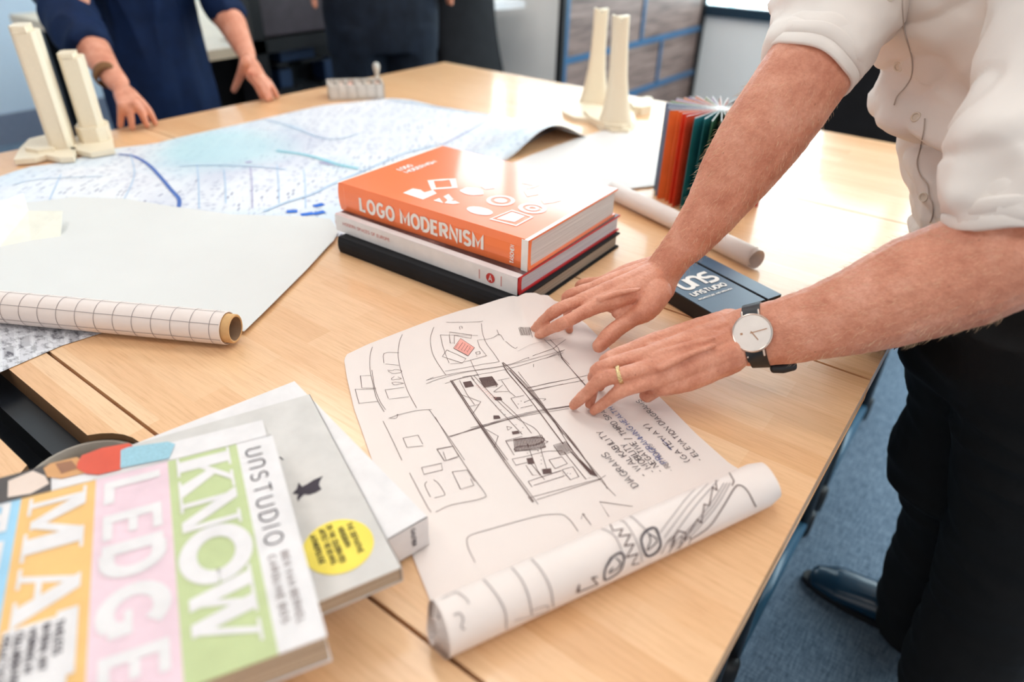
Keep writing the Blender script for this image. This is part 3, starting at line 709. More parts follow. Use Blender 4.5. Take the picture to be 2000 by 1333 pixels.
# orange book
A, ex, ey, h, w = frame3((667, 409), (1032, 530), (1204, 422), TZ+.053)
b3 = Book(A, ex, ey, h, .0445, w, TZ+.053)
ORANGE = plain('orange_laminated_cover', S(252, 128, 74), .3, .5, nscale=6, namt=.03, bst=0, coat=.5)
def orange_decor(m):
    zz = b3.t+.0004; Z = V(0, 0, 1)
    def c3(u, v): return b3.p(u, v, zz)
    def marks(px, py): return P(px, py, b3.z+zz)
    def mpoly(pts): m.poly([marks(*p) for p in pts], 1)
    def ring(cx, cy, rx, ry, ri=.6, n=24, rot=0):
        o_ = [marks(cx, cy)+(ex*math.cos(i*2*PI/n)*rx+ey*math.sin(i*2*PI/n)*ry) for i in range(n+1)]
        m.stroke([marks(cx, cy)+(p-marks(cx, cy))*((1+ri)/2) for p in o_], rx*(1-ri), 1)
    mpoly([(787, 377), (806, 368), (822, 371), (829, 376), (846, 371), (853, 378), (826, 390)])
    q = [marks(841, 353), marks(884, 350), marks(888, 366), marks(847, 369)]
    m.stroke([(q[0]+q[1])/2, q[1], q[2], q[3], q[0], (q[0]+q[1])/2], .0075, 1)
    for tri in ([(846, 392), (858, 387), (866, 397)], [(866, 384), (876, 379), (886, 390), (876, 393)], [(888, 392), (898, 397), (884, 399)], [(868, 397), (886, 399), (893, 394), (874, 391)]): mpoly(tri)
    m.poly([marks(922, 374)+ex*(.019*math.cos(i*PI/10)*(1+.1*math.cos(i*PI/2)))+ey*(.015*math.sin(i*PI/10)) for i in range(20)], 1)
    ring(978, 392, .021, .021, .72); m.poly([marks(978, 392)+ex*(.010*math.cos(i*PI/8))+ey*(.009*math.sin(i*PI/8)) for i in range(16)], 1)
    m.poly([marks(937, 412)+ex*(.021*math.cos(i*PI/10))+ey*(.013*math.sin(i*PI/10)) for i in range(20)], 1)
    ring(1040, 407, .021, .019, .7); ring(1040, 407, .010, .009, .5)
    q = [marks(958, 428), marks(1000, 411), marks(1040, 424), marks(1008, 441)]
    m.stroke([(q[0]+q[1])/2, q[1], q[2], q[3], q[0], (q[0]+q[1])/2], .003, 1); m.poly([marks(970, 427), marks(1000, 414), marks(1026, 422), marks(1005, 434)], 1)
    mpoly([(1056, 389), (1072, 392), (1090, 382), (1096, 392), (1080, 396), (1062, 398)]); mpoly([(938, 364), (958, 358), (966, 368), (948, 370)])
    mpoly([(1022, 372), (1046, 368), (1052, 380), (1030, 384)])
    m.stroke([marks(1020, 357), marks(1050, 362), marks(1030, 368)], .006, 1)
    text(m, 'LOGO', marks(783, 333), ey, -ex, .010, .0028, 1, nrm=(0, 0, 1), width=.030)
    text(m, 'MODERNISM', marks(797, 338), ey, -ex, .010, .0026, 1, nrm=(0, 0, 1), width=.072)
    sp = b3.o-ey*.0034; hN = .0195
    sA = sp+ex*.048+Z*.0115
    text(m, 'LOGO MODERNISM', sA, ex, Z, hN, .0048, 1, nrm=-ey, gap=.30, width=.232)
    text(m, 'TASCHEN', sp+ex*(h-.022)+Z*.006, Z, -ex, .0056, .0013, 1, nrm=-ey, width=.026)
    m.stroke([sp+ex*.014+Z*.004, sp+ex*.014+Z*(b3.t-.004)], .0006, 2, -ey)
    m.box(b3.o+ex*(h-.0102)-ey*.0034+Z*0, ex*.0104, ey*.0006, Z*b3.t, 1); m.box(b3.o+ex*(h-.006)-ey*.0028+Z*b3.t, ex*.0062, ey*(w+.0028), Z*.0003, 1); m.box(b3.o+ex*0-ey*.0028+Z*b3.t, ex*.0035, ey*(w+.0028), Z*.0003, 1)
t, c = hardback('book', 'thick orange book with white logo shapes lying on top of the stack', b3, [ORANGE, WHITE, plain('pale_orange_line', S(250, 160, 120), .3, bst=0)], PG_W, .003, .003, orange_decor)
Z = V(0, 0, 1)
# --- foreground pile ---
Zb = TZ+.0032
# white book with lettered spine
zt = TZ+.036
A_, B_, C_ = P(575, 745, zt), P(835, 1010, zt), P(765, 1050, zt); e1 = (B_-A_).normalized(); e2v = V(e1.y, -e1.x, 0)
if e2v.dot(C_-B_) < 0: e2v = -e2v
GH = (B_-A_).length; GW = .20
t = thing('book', 'white book with GAUTIER lettered spine end, under the pale grey book', 'book', B_-e1*.1+e2v*.1+V(0, 0, -.0335))
t.location.z = TZ
COVW = plain('matt_white_cover', S(224, 218, 217), .5, .3, bst=0)
o0 = V(A_.x, A_.y, Zb)
m = MB(); T_ = zt-Zb
m.box(o0, e1*GH, e2v*GW, Z*.0008); m.box(o0+Z*(T_-.0008), e1*GH, e2v*GW, Z*.0008); m.box(o0+e1*(GH-.0008), e1*.0008, e2v*GW, Z*T_)
spn = o0+e1*GH+Z*0
text(m, 'GAUTIER', spn+e1*.0004+e2v*.0165+Z*(T_-.004), -Z, e2v*-1, .0038, .0008, 1, nrm=e1, width=.020)
m.build('cover', [COVW, INK_DARK], t)
m = MB(); m.box(o0+e1*.001+e2v*.001+Z*.0009, e1*(GH-.003), e2v*(GW-.002), Z*(T_-.0018)); m.build('page_block', PG_W, t)
# pale grey book
zt2 = zt+.016
A_, B_, C_ = P(605, 770, zt2), P(785, 1108, zt2), P(628, 1168, zt2); g1 = (B_-A_).normalized(); g2 = V(g1.y, -g1.x, 0)
if g2.dot(C_-B_) < 0: g2 = -g2
H2 = (B_-A_).length; W2 = .17; T2 = .0155
t = thing('book', 'pale grey paperback with a black bird and round yellow sticker', 'book', B_-g1*.1+g2*.1)
o0 = V(A_.x, A_.y, zt+.0004); GREYC = plain('pale_grey_cover', S(206, 200, 195), .5, .3, bst=0)
m = MB(); m.box(o0, g1*H2, g2*W2, Z*.0006); m.box(o0+Z*(T2-.0006), g1*H2, g2*W2, Z*.0006); m.box(o0, g1*H2, g2*.0006, Z*T2)
YEL = plain('yellow_sticker', S(240, 216, 84), .45, .4, bst=0)
def gp(px, py, dz=.0003): return P(px, py, zt+.0004+T2+dz)
m.poly([gp(*q) for q in ((571, 965), (580, 955), (583, 943), (590, 951), (600, 946), (612, 938), (631, 930), (625, 940), (623, 948), (628, 956), (616, 963), (604, 967), (594, 966), (586, 974), (582, 981), (580, 972), (583, 966))], 1)
bc = gp(661, 1067); 
cen = bc; rr = abs((gp(700, 1012)-gp(620, 1118)).length)*.47
m.prism([cen+V(math.cos(i*PI/20), math.sin(i*PI/20), 0)*rr for i in range(40)], .0002, 2)
lines = ['The definitive', 'monograph', 'on the celebrated', 'artist reviewing', 'anthropologie']
rd = (gp(700, 1080)-gp(676, 1024)).normalized(); upv = V(-rd.y, rd.x, 0)
starts = [(676, 1024), (660, 1033), (637, 1029), (622, 1036), (605, 1048)]
for (sx, sy), s in zip(starts, lines): text(m, s.upper(), gp(sx, sy, .0007), rd, upv, .0040, .0009, 3, nrm=Z, width=.0032*len(s)*.72, gap=.2)
m.stroke([gp(546, 893), gp(553, 899)], .0012, 1)
m.build('cover', [GREYC, INK_DARK, YEL, plain('olive_print', S(96, 86, 30), .5, bst=0)], t)
m = MB(); m.box(o0+g1*.001+g2*.001+Z*.0007, g1*(H2-.002), g2*(W2-.002), Z*(T2-.0014)); m.build('page_block', PG_C, t)
# photo-cover book below the coloured one
zk0 = zt+.0004+T2+.0012; TK = .0255; zk1 = zk0+TK+.006
zph = zk0+.0055
# big coloured book
kA, kB, kC = P(532, 849, zk1), P(639, 1243, zk1), P(355, 1333, zk1); k1 = (kB-kA).normalized(); k2 = V(k1.y, -k1.x, 0)
if k2.dot(kC-kB) < 0: k2 = -k2
KW = (kB-kA).length
KH = (P(-150, 1008, zk1)-kA).dot(k2)
pA = P(340, 866, zph); 
t = thing('book', 'thin book with a tool photo on its cover, peeking out under the colour-striped book', 'book', P(150, 930, zph)-Z*.005)
m = MB(); q0 = P(345, 862, zph); v0 = k2; o0 = q0-k1*0; 
m.box(V(q0.x, q0.y, zph-.005)-k2*((q0-kA).dot(k2)-.004), k1*.10, k2*.30, Z*.005, 0)
PH_DARK = plain('photo_dark_grey', S(70, 62, 60), .35, bst=0); PH_RED = plain('photo_red', S(214, 84, 60), .3, bst=0); PH_BR = plain('photo_brown', S(150, 100, 70), .35, bst=0); PH_BLUE = plain('photo_pale_blue', S(150, 190, 204), .35, nscale=400, namt=.12, bst=0); PH_PINK = plain('photo_blush', S(222, 200, 186), .4, bst=0); PH_OR = plain('photo_tan', S(206, 150, 96), .35, bst=0)
def pp(px, py, d=.0003): return P(px, py, zph+d)
m.poly([pp(*q) for q in ((-60, 955), (0, 934), (60, 918), (100, 905), (100, 960), (-60, 1000))], 1)
m.poly([pp(*q, .0005) for q in ((64, 920), (88, 930), (96, 945), (60, 965), (15, 972), (16, 940))], 5)
m.poly([pp(*q, .0005) for q in ((85, 915), (98, 906), (150, 893), (175, 908), (165, 925), (120, 936), (92, 932))], 6)
m.poly([pp(*q, .0007) for q in ((108, 906), (140, 900), (152, 915), (120, 926))], 3)
m.poly([pp(*q, .0009) for q in ((151, 905), (160, 890), (200, 875), (252, 866), (262, 874), (235, 918), (192, 928), (168, 926), (150, 915))], 2)
m.poly([pp(*q, .0010) for q in ((236, 880), (250, 874), (328, 863), (342, 868), (330, 896), (235, 915))], 4)
m.build('cover', [COVW, PH_DARK, PH_RED, PH_BR, PH_BLUE, PH_PINK, PH_OR], t)
# coloured cover
t = thing('book', 'large book with green, pink, orange and blue cover stripes in the foreground', 'book', kB-k1*.1+k2*.1-Z*(TK+.003))
t.location.z = zk0
o0 = V(kA.x, kA.y, zk1-TK)
m = MB(); 
def kp(px, py, d=0): return P(px, py, zk1+d)
def kt(px, py): return (kp(px, py)-kA).dot(k2)
tb = [0, kt(461, 865), kt(327, 893), kt(188, 929), kt(44, 962), KH]
m.box(o0, k1*KW, k2*KH, Z*.0006, 0); m.box(o0, k1*.0006, k2*KH, Z*TK, 0)
for i in range(5): m.box(o0+k2*tb[i]+Z*(TK-.0006), k1*KW, k2*(tb[i+1]-tb[i]), Z*.0006, (0, 1, 2, 3, 4)[i])
zf = V(0, 0, .0004)
def glyph(ch, s0, s1, t0, t1, mi=0, thick=1.0):
    """poster letter: s across, from baseline t0 up to cap line t1 (t grows away from the top)"""
    def q(x, y): return kA+k1*(s0+(s1-s0)*x)+k2*(t0+(t1-t0)*y)+zf
    W = (s1-s0); 
    def st(pts, w): m.stroke([q(*p) for p in pts], w*W*thick, mi, Z)
    def bar(x0, y0, x1, y1): m.poly([q(x0, y0), q(x1, y0), q(x1, y1), q(x0, y1)], mi)
    def pg(*pts): m.poly([q(*p) for p in pts], mi)
    if ch == 'K':
        bar(.10, 0, .36, 1); bar(0, 0, .46, .05); bar(0, .95, .46, 1); pg((.34, .38), (.34, .54), (.72, .98), (.86, .98)); bar(.60, .95, 1.0, 1); pg((.44, .58), (.60, .66), (1.0, 0), (.70, 0)); bar(.58, 0, 1.08, .05)
    if ch == 'N':
        bar(.12, 0, .24, 1); bar(0, 0, .36, .05); bar(.76, 0, .88, 1); bar(.64, .95, 1, 1); pg((.0, 1), (.30, 1), (.88, 0), (.62, 0)); 
    if ch == 'O': st([(.5+.40*math.cos(i*PI/16), .5+.46*math.sin(i*PI/16)) for i in range(33)], .22)
    if ch == 'W':
        pg((.04, 1), (.26, 1), (.40, 0), (.22, 0)); pg((.24, 0), (.34, 0), (.56, 1), (.48, 1)); pg((.40, 1), (.62, 1), (.76, 0), (.58, 0)); pg((.62, 0), (.72, 0), (.98, 1), (.90, 1)); bar(-.04, .95, .68, 1); bar(.78, .95, 1.08, 1)
    if ch == 'L': bar(.12, 0, .42, 1); bar(.12, 0, 1, .18)
    if ch == 'E': bar(.12, 0, .42, 1); bar(.12, 0, .98, .16); bar(.12, .84, .98, 1); bar(.12, .43, .88, .58)
    if ch == 'D': bar(.08, 0, .36, 1); st([(.30, .92), (.52, .92)]+[(.52+.30*math.cos(math.radians(90-i*15)), .5+.42*math.sin(math.radians(90-i*15))) for i in range(13)]+[(.30, .08)], .24)
    if ch == 'G': st([(.52+.38*math.cos(math.radians(a)), .5+.43*math.sin(math.radians(a))) for a in range(40, 325, 15)], .25); bar(.68, .12, .94, .48); bar(.50, .36, .94, .48)
    if ch == 'M':
        bar(.12, 0, .20, 1); bar(.02, 0, .32, .06); bar(.02, .94, .3, 1); pg((.10, 1), (.34, 1), (.58, .08), (.44, .08)); pg((.42, .08), (.54, .08), (.86, 1), (.74, 1)); bar(.72, 0, .96, 1); bar(.62, 0, 1.06, .06); bar(.74, .94, 1.06, 1)
    if ch == 'A': pg((.12, 0), (.22, 0), (.50, 1), (.40, 1)); pg((.34, 1), (.58, 1), (.94, 0), (.66, 0)); bar(.26, .30, .74, .40); bar(0, 0, .34, .06); bar(.54, 0, 1.06, .06)
    if ch == 'T': bar(.36, 0, .64, 1); bar(0, .86, 1, 1); bar(0, .68, .10, 1); bar(.90, .68, 1, 1); bar(.22, 0, .78, .06)
    if ch == 'R': bar(.1, 0, .36, 1); st([(.3, .93), (.55, .93), (.74, .84), (.78, .72), (.72, .58), (.55, .5), (.3, .5)], .17); pg((.42, .5), (.66, .5), (.98, 0), (.70, 0)); bar(0, 0, .46, .05)
    if ch == 'S': st([(.84, .78), (.74, .9), (.5, .94), (.26, .86), (.2, .72), (.32, .58), (.68, .42), (.82, .26), (.72, .1), (.48, .05), (.24, .12), (.14, .26)], .19)
def ks(px, py): return (kp(px, py)-kA).dot(k1)
def row(word, tb0, tb1, ranges, mi):
    d = (tb1-tb0); 
    for ch, (a, b) in zip(word, ranges): glyph(ch, a, b, tb1-d*.12, tb0+d*.12, mi)
def rr_(starts): return starts
a0 = ks(400, 885); a1 = ks(505, 1222); L4 = a1-a0
row('KNOW', tb[1], tb[2], [(a0, a0+L4*.27), (a0+L4*.275, a0+L4*.49), (a0+L4*.47, a0+L4*.76), (a0+L4*.73, a0+L4*1.04)], 0)
a0 = ks(265, 925); s_ = ks(270, 990)-a0
st_ = [(a0, a0+s_*.72), (a0+s_*.95, a0+s_*1.70), (a0+s_*1.75, a0+s_*2.75), (a0+s_*2.85, a0+s_*3.95), (a0+s_*4.1, a0+s_*4.8)]
row('LEDGE', tb[2], tb[3], st_, 0)
a0 = ks(118, 960); s_ = ks(110, 1075)-a0
row('MAT', tb[3], tb[4], [(a0, a0+s_*1.0), (a0+s_*1.15, a0+s_*2.0), (a0+s_*1.9, a0+s_*2.7)], 0)
a0 = ks(10, 985)
row('TERS', tb[4], tb[4]+(tb[4]-tb[3]), [(a0, a0+.03), (a0+.036, a0+.066), (a0+.072, a0+.104), (a0+.11, a0+.14)], 0)
# white caption box on the orange stripe
sa = ks(145, 1195); s_end = KW
d = tb[4]-tb[3]
m.poly([kA+k1*a+k2*b+zf*1.6 for a, b in ((sa, tb[3]+d*.20), (KW, tb[3]+d*.20), (KW, tb[4]-d*.06), (sa, tb[4]-d*.06))], 0)
for i, (s, l) in enumerate((('TIMELESS', .5), ('RATIONAL WAY', .75), ('WORKING IN', .7), ('COLLABORATION', .95), ('PRACTICE', .8))):
    text(m, s, kA+k1*(sa+.004)+k2*(tb[3]+d*(.36+i*.145))+zf*2.4, k1, -k2, .0042, .0010, 5, nrm=Z, width=.030*l+.01)
# white column with the studio name
mid = (tb[0]+tb[1])/2
a0 = ks(492, 878); a1 = ks(540, 1062)
text(m, 'UnSTUDIO', kA+k1*a0+k2*(tb[1]*.80)+zf, k1, -k2, tb[1]*.42, .0013, 5, nrm=Z, gap=.42, width=a1-a0)
a2 = ks(558, 1078); a3 = ks(586, 1218)
text(m, 'BEN VAN BERKEL', kA+k1*a2+k2*(tb[1]*.50)+zf, k1, -k2, .0042, .0011, 6, nrm=Z, gap=.5, width=a3-a2)
text(m, 'CAROLINE BOS', kA+k1*(a2)+k2*(tb[1]*.80)+zf, k1, -k2, .0042, .0011, 6, nrm=Z, gap=.5, width=(a3-a2)*.93)
cols = [COVW, plain('cover_green', S(188, 198, 146), .4, bst=0), plain('cover_pink', S(226, 196, 204), .4, bst=0), plain('cover_orange', S(230, 182, 112), .4, bst=0), plain('cover_blue', S(150, 196, 222), .4, bst=0), INK_DARK, INK_FAINT]
m.build('cover', cols, t)
m = MB(); m.box(o0+k1*.0007+k2*.001+Z*.0007, k1*(KW-.002), k2*(KH-.002), Z*(TK-.0014)); m.build('page_block', PG_C, t)

# ---------------- black lettered case ----------------
zu = TZ+.0225; A_ = P(1403, 620, zu); B_ = P(1527, 575, zu); u1 = (B_-A_).normalized(); Lr = (P(1310, 564, zu)-A_); u2 = V(-u1.y, u1.x, 0)
if u2.dot(Lr) < 0: u2 = -u2
UW = (B_-A_).length; UL = (P(1364, 481, zu)-B_).dot(u2)
t = thing('presentation_case', 'flat blue-black case with UNSTUDIO lettering beyond the wrists', 'case', A_+u1*UW/2+u2*UL/2-Z*.0225); t.location.z = TZ
o0 = V(A_.x, A_.y, TZ+.0003); NAVYC = plain('slate_blue_black_board', S(52, 72, 98), .3, .5, nscale=30, namt=.1, bst=.05); gs = UW*.74
m = MB(); m.box(o0, u1*gs, u2*UL, Z*.022); m.box(o0+u1*(gs+.0035), u1*(UW-gs-.0035), u2*UL, Z*.022); m.box(o0+u1*gs, u1*.0035, u2*UL, Z*.0165)
mt = [BLACKPL]; o = m.build('body', mt, t); bevel(o, .001, 2)
m = MB(); m.box(o0+Z*.0221+u1*.001+u2*.001, u1*(gs-.002), u2*(UL-.002), Z*.0004); m.box(o0+Z*.0221+u1*(gs+.0045), u1*(UW-gs-.0055), u2*(UL-.002), Z*.0004)
zz = V(0, 0, .0229)
def up_(px, py): return P(px, py, TZ+.0234)
q1 = up_(1340, 566); q2 = up_(1424, 549); hh = (up_(1341, 566)-up_(1322, 549)).length
text(m, 'Uns', q1+u2*-.001, u1, u2, .026, .0062, 1, nrm=Z, gap=.16, width=.064)
text(m, 'UnSTUDIO', up_(1356, 579), u1, u2, .0088, .0026, 1, nrm=Z, gap=.26, width=.064)
text(m, 'ARCHITECTURE AND URBANISM', up_(1368, 586)-u1*.002, u1, u2, .0030, .0008, 1, nrm=Z, width=.064)
m.build('lid_board', [NAVYC, WHITE], t)

# ---------------- colour fan deck ----------------
fc = P(1410, 212, TZ+.165); fx = Vector((fc.x, fc.y, TZ)); H = .165
t = thing('colour_fan_book', 'colour swatch book standing upright with its cards fanned out', 'swatch book', fx)
def ang(px, py): q = P(px, py, TZ+.165)-fc; return math.atan2(q.y, q.x), q.length
a_s, rs = ang(1297, 203); 
colsF = [S(130, 150, 180), S(236, 120, 60), S(226, 74, 44), S(40, 120, 128), S(64, 110, 84), S(44, 84, 60), S(222, 92, 56), S(216, 88, 60), S(200, 70, 52), S(30, 26, 26), S(120, 40, 36), S(90, 50, 40), S(60, 40, 36), S(196, 90, 40), S(214, 120, 50), S(200, 60, 40), S(80, 110, 180), S(110, 140, 196)]
n = 40; full = 2*PI*.985
rnd = random.Random(4)
for i in range(n):
    aa = a_s-.04+full*i/(n-1)
    near_ = i
    col = colsF[min(len(colsF)-1, int(i/2.2))] if i < 54 else (0, 0, 0)
    if i >= 30: col = rnd.choice([S(120, 150, 80), S(150, 120, 170), S(230, 130, 80), S(196, 120, 150), S(90, 120, 70), S(180, 160, 200), S(200, 190, 90)])
    if i in (0, 39): col = S(120, 136, 160)
    k = .003; d = V(math.cos(aa), math.sin(aa), 0); s_ = V(-d.y, d.x, 0)
    R_ = .100 - (.012 if i % 3 else 0)*rnd.random()
    m = MB(); m.box(fx+d*.006-s_*.0004+Z*.0004, d*(R_-.006), s_*.0008, Z*(H-.002*rnd.random()), 0)
    fm = bpy.data.materials.get('swatch_%s' % (str([round(x, 2) for x in col]))) or plain('swatch_%s' % (str([round(x, 2) for x in col])), col, .4, .4, bst=0)
    m.box(fx+d*.006-s_*.0006+Z*(H), d*(R_-.007), s_*.0012, Z*.0004, 1)
    m.build('card', [fm, PAPER_W], t)
m = MB(); m.tube([fx+Z*.0004, fx+Z*(H+.001)], .0065, 16); m.build('binding', PAPER_W, t, True)

# ---------------- the sketch on tracing paper ----------------
t = thing('sketch_sheet', 'large hand-drawn site plan sketch on tracing paper under the man\'s hands, its near end rolled', 'drawing', P(1040, 830))
zt0 = TZ+.0012
top = [(678, 692, 0), (720, 672, 0), (800, 641, 0), (850, 622, .001), (900, 606, .005), (935, 597, .013), (975, 584, .025), (1000, 577, .032), (1012, 579, .034), (1024, 572, .035), (1045, 571, .035), (1060, 577, .033), (1068, 574, .032), (1082, 586, .022), (1094, 590, .012), (1110, 604, .004), (1145, 632, .001)]
T_ = [P(x, y, zt0+z) for x, y, z in top]; Nn = 56
def resample(p, n): return lerp_poly(p, n)
TT = resample(T_, Nn); BB = resample([P(858, 1226, zt0), P(1496, 946, zt0)], Nn)
LL = resample([P(678, 692, zt0), P(672, 702, zt0), P(678, 740, zt0), P(692, 800, zt0), P(727, 900, zt0), P(780, 1022, zt0), P(835, 1160, zt0), P(858, 1226, zt0)], Nn)
RR = resample([P(1145, 632, zt0+.002), P(1215, 705, zt0), P(1297, 784, zt0), P(1360, 848, zt0), P(1425, 906, zt0), P(1496, 946, zt0)], Nn)
vs = []
for i in range(Nn):
    u = i/(Nn-1)
    for j in range(Nn):
        v = j/(Nn-1)
        p = TT[i]*(1-v)+BB[i]*v+LL[j]*(1-u)+RR[j]*u-(TT[0]*(1-u)*(1-v)+TT[-1]*u*(1-v)+BB[0]*(1-u)*v+BB[-1]*u*v)
        lift = (TT[i].z-zt0)*(1-v)**9
        p.z = zt0+max(0, lift)+.0012*(noise.noise(V(p.x*9, p.y*9, 0))*.5+.5)*min(1, min(u, 1-u, v, 1-v)*8)
        vs.append(p)
m = MB(); m.add(vs, [[i*Nn+j, (i+1)*Nn+j, (i+1)*Nn+j+1, i*Nn+j+1] for i in range(Nn-1) for j in range(Nn-1)], 0)
sbv2 = BVHTree.FromPolygons([Vector(v) for v in m.v], m.f)
def on_sheet(px, py):
    r = ray(px, py); h = sbv2.ray_cast(CAM, r); q = h[0] if h[0] else P(px, py, zt0)
    return q+V(0, 0, .00045)
rj = random.Random(11)
def ink(pts, sc_, wd=.0011, mi=1, sm=True, close=False, rep=1, jit=1.2):
    x0, y0, s = sc_
    for r_ in range(rep):
        q = [on_sheet(x0+u/s+(rj.uniform(-1, 1)*jit if r_ else 0), y0+v/s+(rj.uniform(-1, 1)*jit if r_ else 0)) for u, v in pts]
        if close: q.append(q[0])
        if sm and len(q) > 2: q = spline(q, 4)
        m.stroke(q, wd*.48, mi)
def hatch(quad, sc_, n, wd=.0011, mi=1):
    n = max(4, int(n*.9))
    a, b, c, d = quad; pts = []
    for i in range(n+1):
        f = i/n; p = (a[0]+(b[0]-a[0])*f, a[1]+(b[1]-a[1])*f); q = (d[0]+(c[0]-d[0])*f, d[1]+(c[1]-d[1])*f)
        pts += [p, q] if i % 2 == 0 else [q, p]
    ink(pts, sc_, wd, mi, False)
c5 = (660, 600, 4.443); c6 = (850, 700, 3.333); c7 = (800, 880, 2.667)
for pl in ([(560, 240), (535, 300), (522, 400), (530, 480), (560, 600), (600, 720), (640, 800), (683, 878)], [(300, 350), (280, 420), (278, 540), (300, 650), (330, 780), (370, 860), (402, 912)], [(295, 550), (320, 700), (365, 820), (415, 895)],
           [(832, 178), (810, 240), (803, 300), (820, 400), (860, 480), (900, 540), (938, 595)], [(940, 135), (1080, 135), (1230, 130), (1257, 123)], [(1245, 145), (1255, 230), (1290, 320), (1350, 400), (1400, 475)],
           [(1060, 200), (1055, 175), (1075, 172), (1080, 190)], [(430, 550), (470, 555), (500, 545), (550, 555), (545, 570), (480, 580), (435, 560)], [(490, 605), (465, 625), (475, 635), (510, 630), (550, 625), (520, 610)], [(468, 660), (490, 678), (540, 672), (570, 665), (500, 655), (468, 660)],
           [(440, 970), (540, 935), (700, 900), (815, 893)], [(450, 968), (505, 970), (520, 935), (500, 950)], [(1215, 290), (1330, 275), (1400, 240), (1440, 290)], [(1380, 200), (1400, 250)], [(1455, 300), (1530, 358), (1560, 350)]):
    ink(pl, c5)
for pl in ([(285, 597), (195, 600), (208, 705), (330, 708)], [(330, 715), (150, 717), (185, 845)], [(187, 838), (350, 822)], [(530, 400), (440, 395), (400, 405), (393, 430), (400, 490)], [(412, 498), (530, 508)], [(575, 700), (410, 722), (438, 798)], [(445, 803), (615, 782)],
           [(888, 245), (1215, 250)], [(888, 245), (910, 340), (940, 430), (965, 490)], [(975, 497), (1060, 490), (1290, 425), (1230, 350), (1210, 290)], [(1155, 275), (1160, 245), (968, 220), (968, 260), (975, 318), (1000, 315)], [(1010, 325), (1010, 250), (1158, 275)],
           [(1065, 275), (1185, 355), (1130, 428), (1003, 360), (1065, 275)], [(945, 375), (905, 432), (1080, 490), (1112, 450), (1000, 400), (945, 375)], [(1195, 395), (1230, 388), (1235, 408), (1200, 412), (1195, 395)],
           [(928, 560), (1100, 530), (1250, 500), (1400, 478)], [(1150, 462), (1185, 540), (1225, 610)], [(1055, 640), (1120, 760), (1185, 850)], [(1060, 760), (1240, 825), (1165, 935)], [(1500, 795), (1565, 885)], [(1500, 795), (1615, 770)], [(1585, 880), (1690, 855)],
           [(1420, 640), (1490, 740), (1540, 780)], [(1390, 640), (1490, 620)], [(1350, 740), (1430, 680)], [(1355, 740), (1480, 735)], [(790, 890), (960, 1130), (1100, 1333)], [(392, 993), (470, 1150), (555, 1333)], [(565, 1140), (695, 1115), (737, 1195)], [(740, 1208), (600, 1222), (565, 1140)], [(862, 1240), (1000, 1212), (1050, 1300)], [(862, 1240), (920, 1330)],
           [(1465, 1040), (1475, 1072), (1510, 1050), (1465, 1040)], [(1455, 1165), (1600, 1125)], [(1455, 1165), (1530, 1290)], [(1080, 610), (1150, 600), (1185, 640)], [(1125, 870), (1225, 850)], [(1240, 500), (1210, 800), (1240, 980)][:0] or [(1000, 637), (1220, 590)]):
    ink(pl, c5, sm=False)
ink([(765, 640), (830, 612)], c5); ink([(765, 670), (900, 620), (1150, 560), (1430, 520), (1700, 450), (1955, 380)], c5); ink([(930, 668), (1100, 610), (1450, 545), (1955, 400)], c5); ink([(780, 635), (1000, 580), (1450, 510), (1640, 445), (1655, 450)], c5)
ink([(1560, 385), (1700, 320), (1955, 270)], c5, .0008, 4)
ink([(1425, 485), (1470, 570), (1640, 770), (1955, 1190)], c5, .0014, rep=2); ink([(1430, 480), (1500, 540), (1690, 740), (1955, 1110)], c5, rep=2, jit=2)
ink([(975, 640), (1180, 950), (1450, 1333)], c5, .0018, rep=2); ink([(985, 640), (1195, 950), (1475, 1333)], c5, .0012)
ink([(1160, 620), (1360, 850), (1600, 1110)], c5); ink([(1180, 600), (1360, 790), (1540, 960), (1700, 1050), (1760, 1130), (1765, 1180)], c5); ink([(1400, 800), (1560, 950), (1680, 1100)], c5)
ink([(1640, 710), (1800, 670), (1955, 640)], c5); ink([(1650, 740), (1955, 670)], c5); ink([(1615, 830), (1700, 800), (1800, 800), (1785, 815)], c5)
hatch([(1088, 655), (1150, 645), (1178, 690), (1110, 702)], c5, 16, .0016); hatch([(1225, 620), (1335, 605), (1390, 680), (1270, 700)], c5, 18, .0012); ink([(1225, 620), (1335, 605), (1380, 695), (1275, 700)], c5, .0012, close=True, sm=False)
hatch([(1350, 785), (1410, 785), (1425, 810), (1370, 812)], c5, 9, .0014); hatch([(1352, 945), (1395, 945), (1408, 970), (1355, 975)], c5, 8, .0014); hatch([(1510, 1085), (1560, 1078), (1575, 1100), (1520, 1108)], c5, 9, .0013)
hatch([(1525, 1150), (1770, 1125), (1800, 1220), (1540, 1260)], c5, 22, .0013); ink([(1530, 1160), (1620, 1145), (1760, 1135), (1790, 1160), (1700, 1200), (1560, 1215), (1540, 1250), (1700, 1235), (1800, 1215)], c5, .0012, rep=2, jit=2)
m.poly([on_sheet(660+u/4.443, 600+v/4.443) for u, v in ((1065, 278), (1182, 355), (1130, 424), (1006, 360))], 2)
hatch([(1060, 300), (1150, 350), (1120, 400), (1020, 355)], c5, 5, .0008)
for k in range(9): ink([(1190+k*20, 690+k*15), (1225+k*19, 680+k*13)], c5, .0008, 2, False)
for x, y in ((1110, 345), (1130, 360), (1085, 335), (1120, 385), (1150, 370), (1205, 430), (1370, 860), (1415, 895), (1450, 935), (1545, 1025), (1605, 1050), (1590, 1085), (1735, 1248), (1565, 845), (1590, 820), (1620, 830)): ink([(x-6, y), (x+6, y+2)], c5, .0011, sm=False)
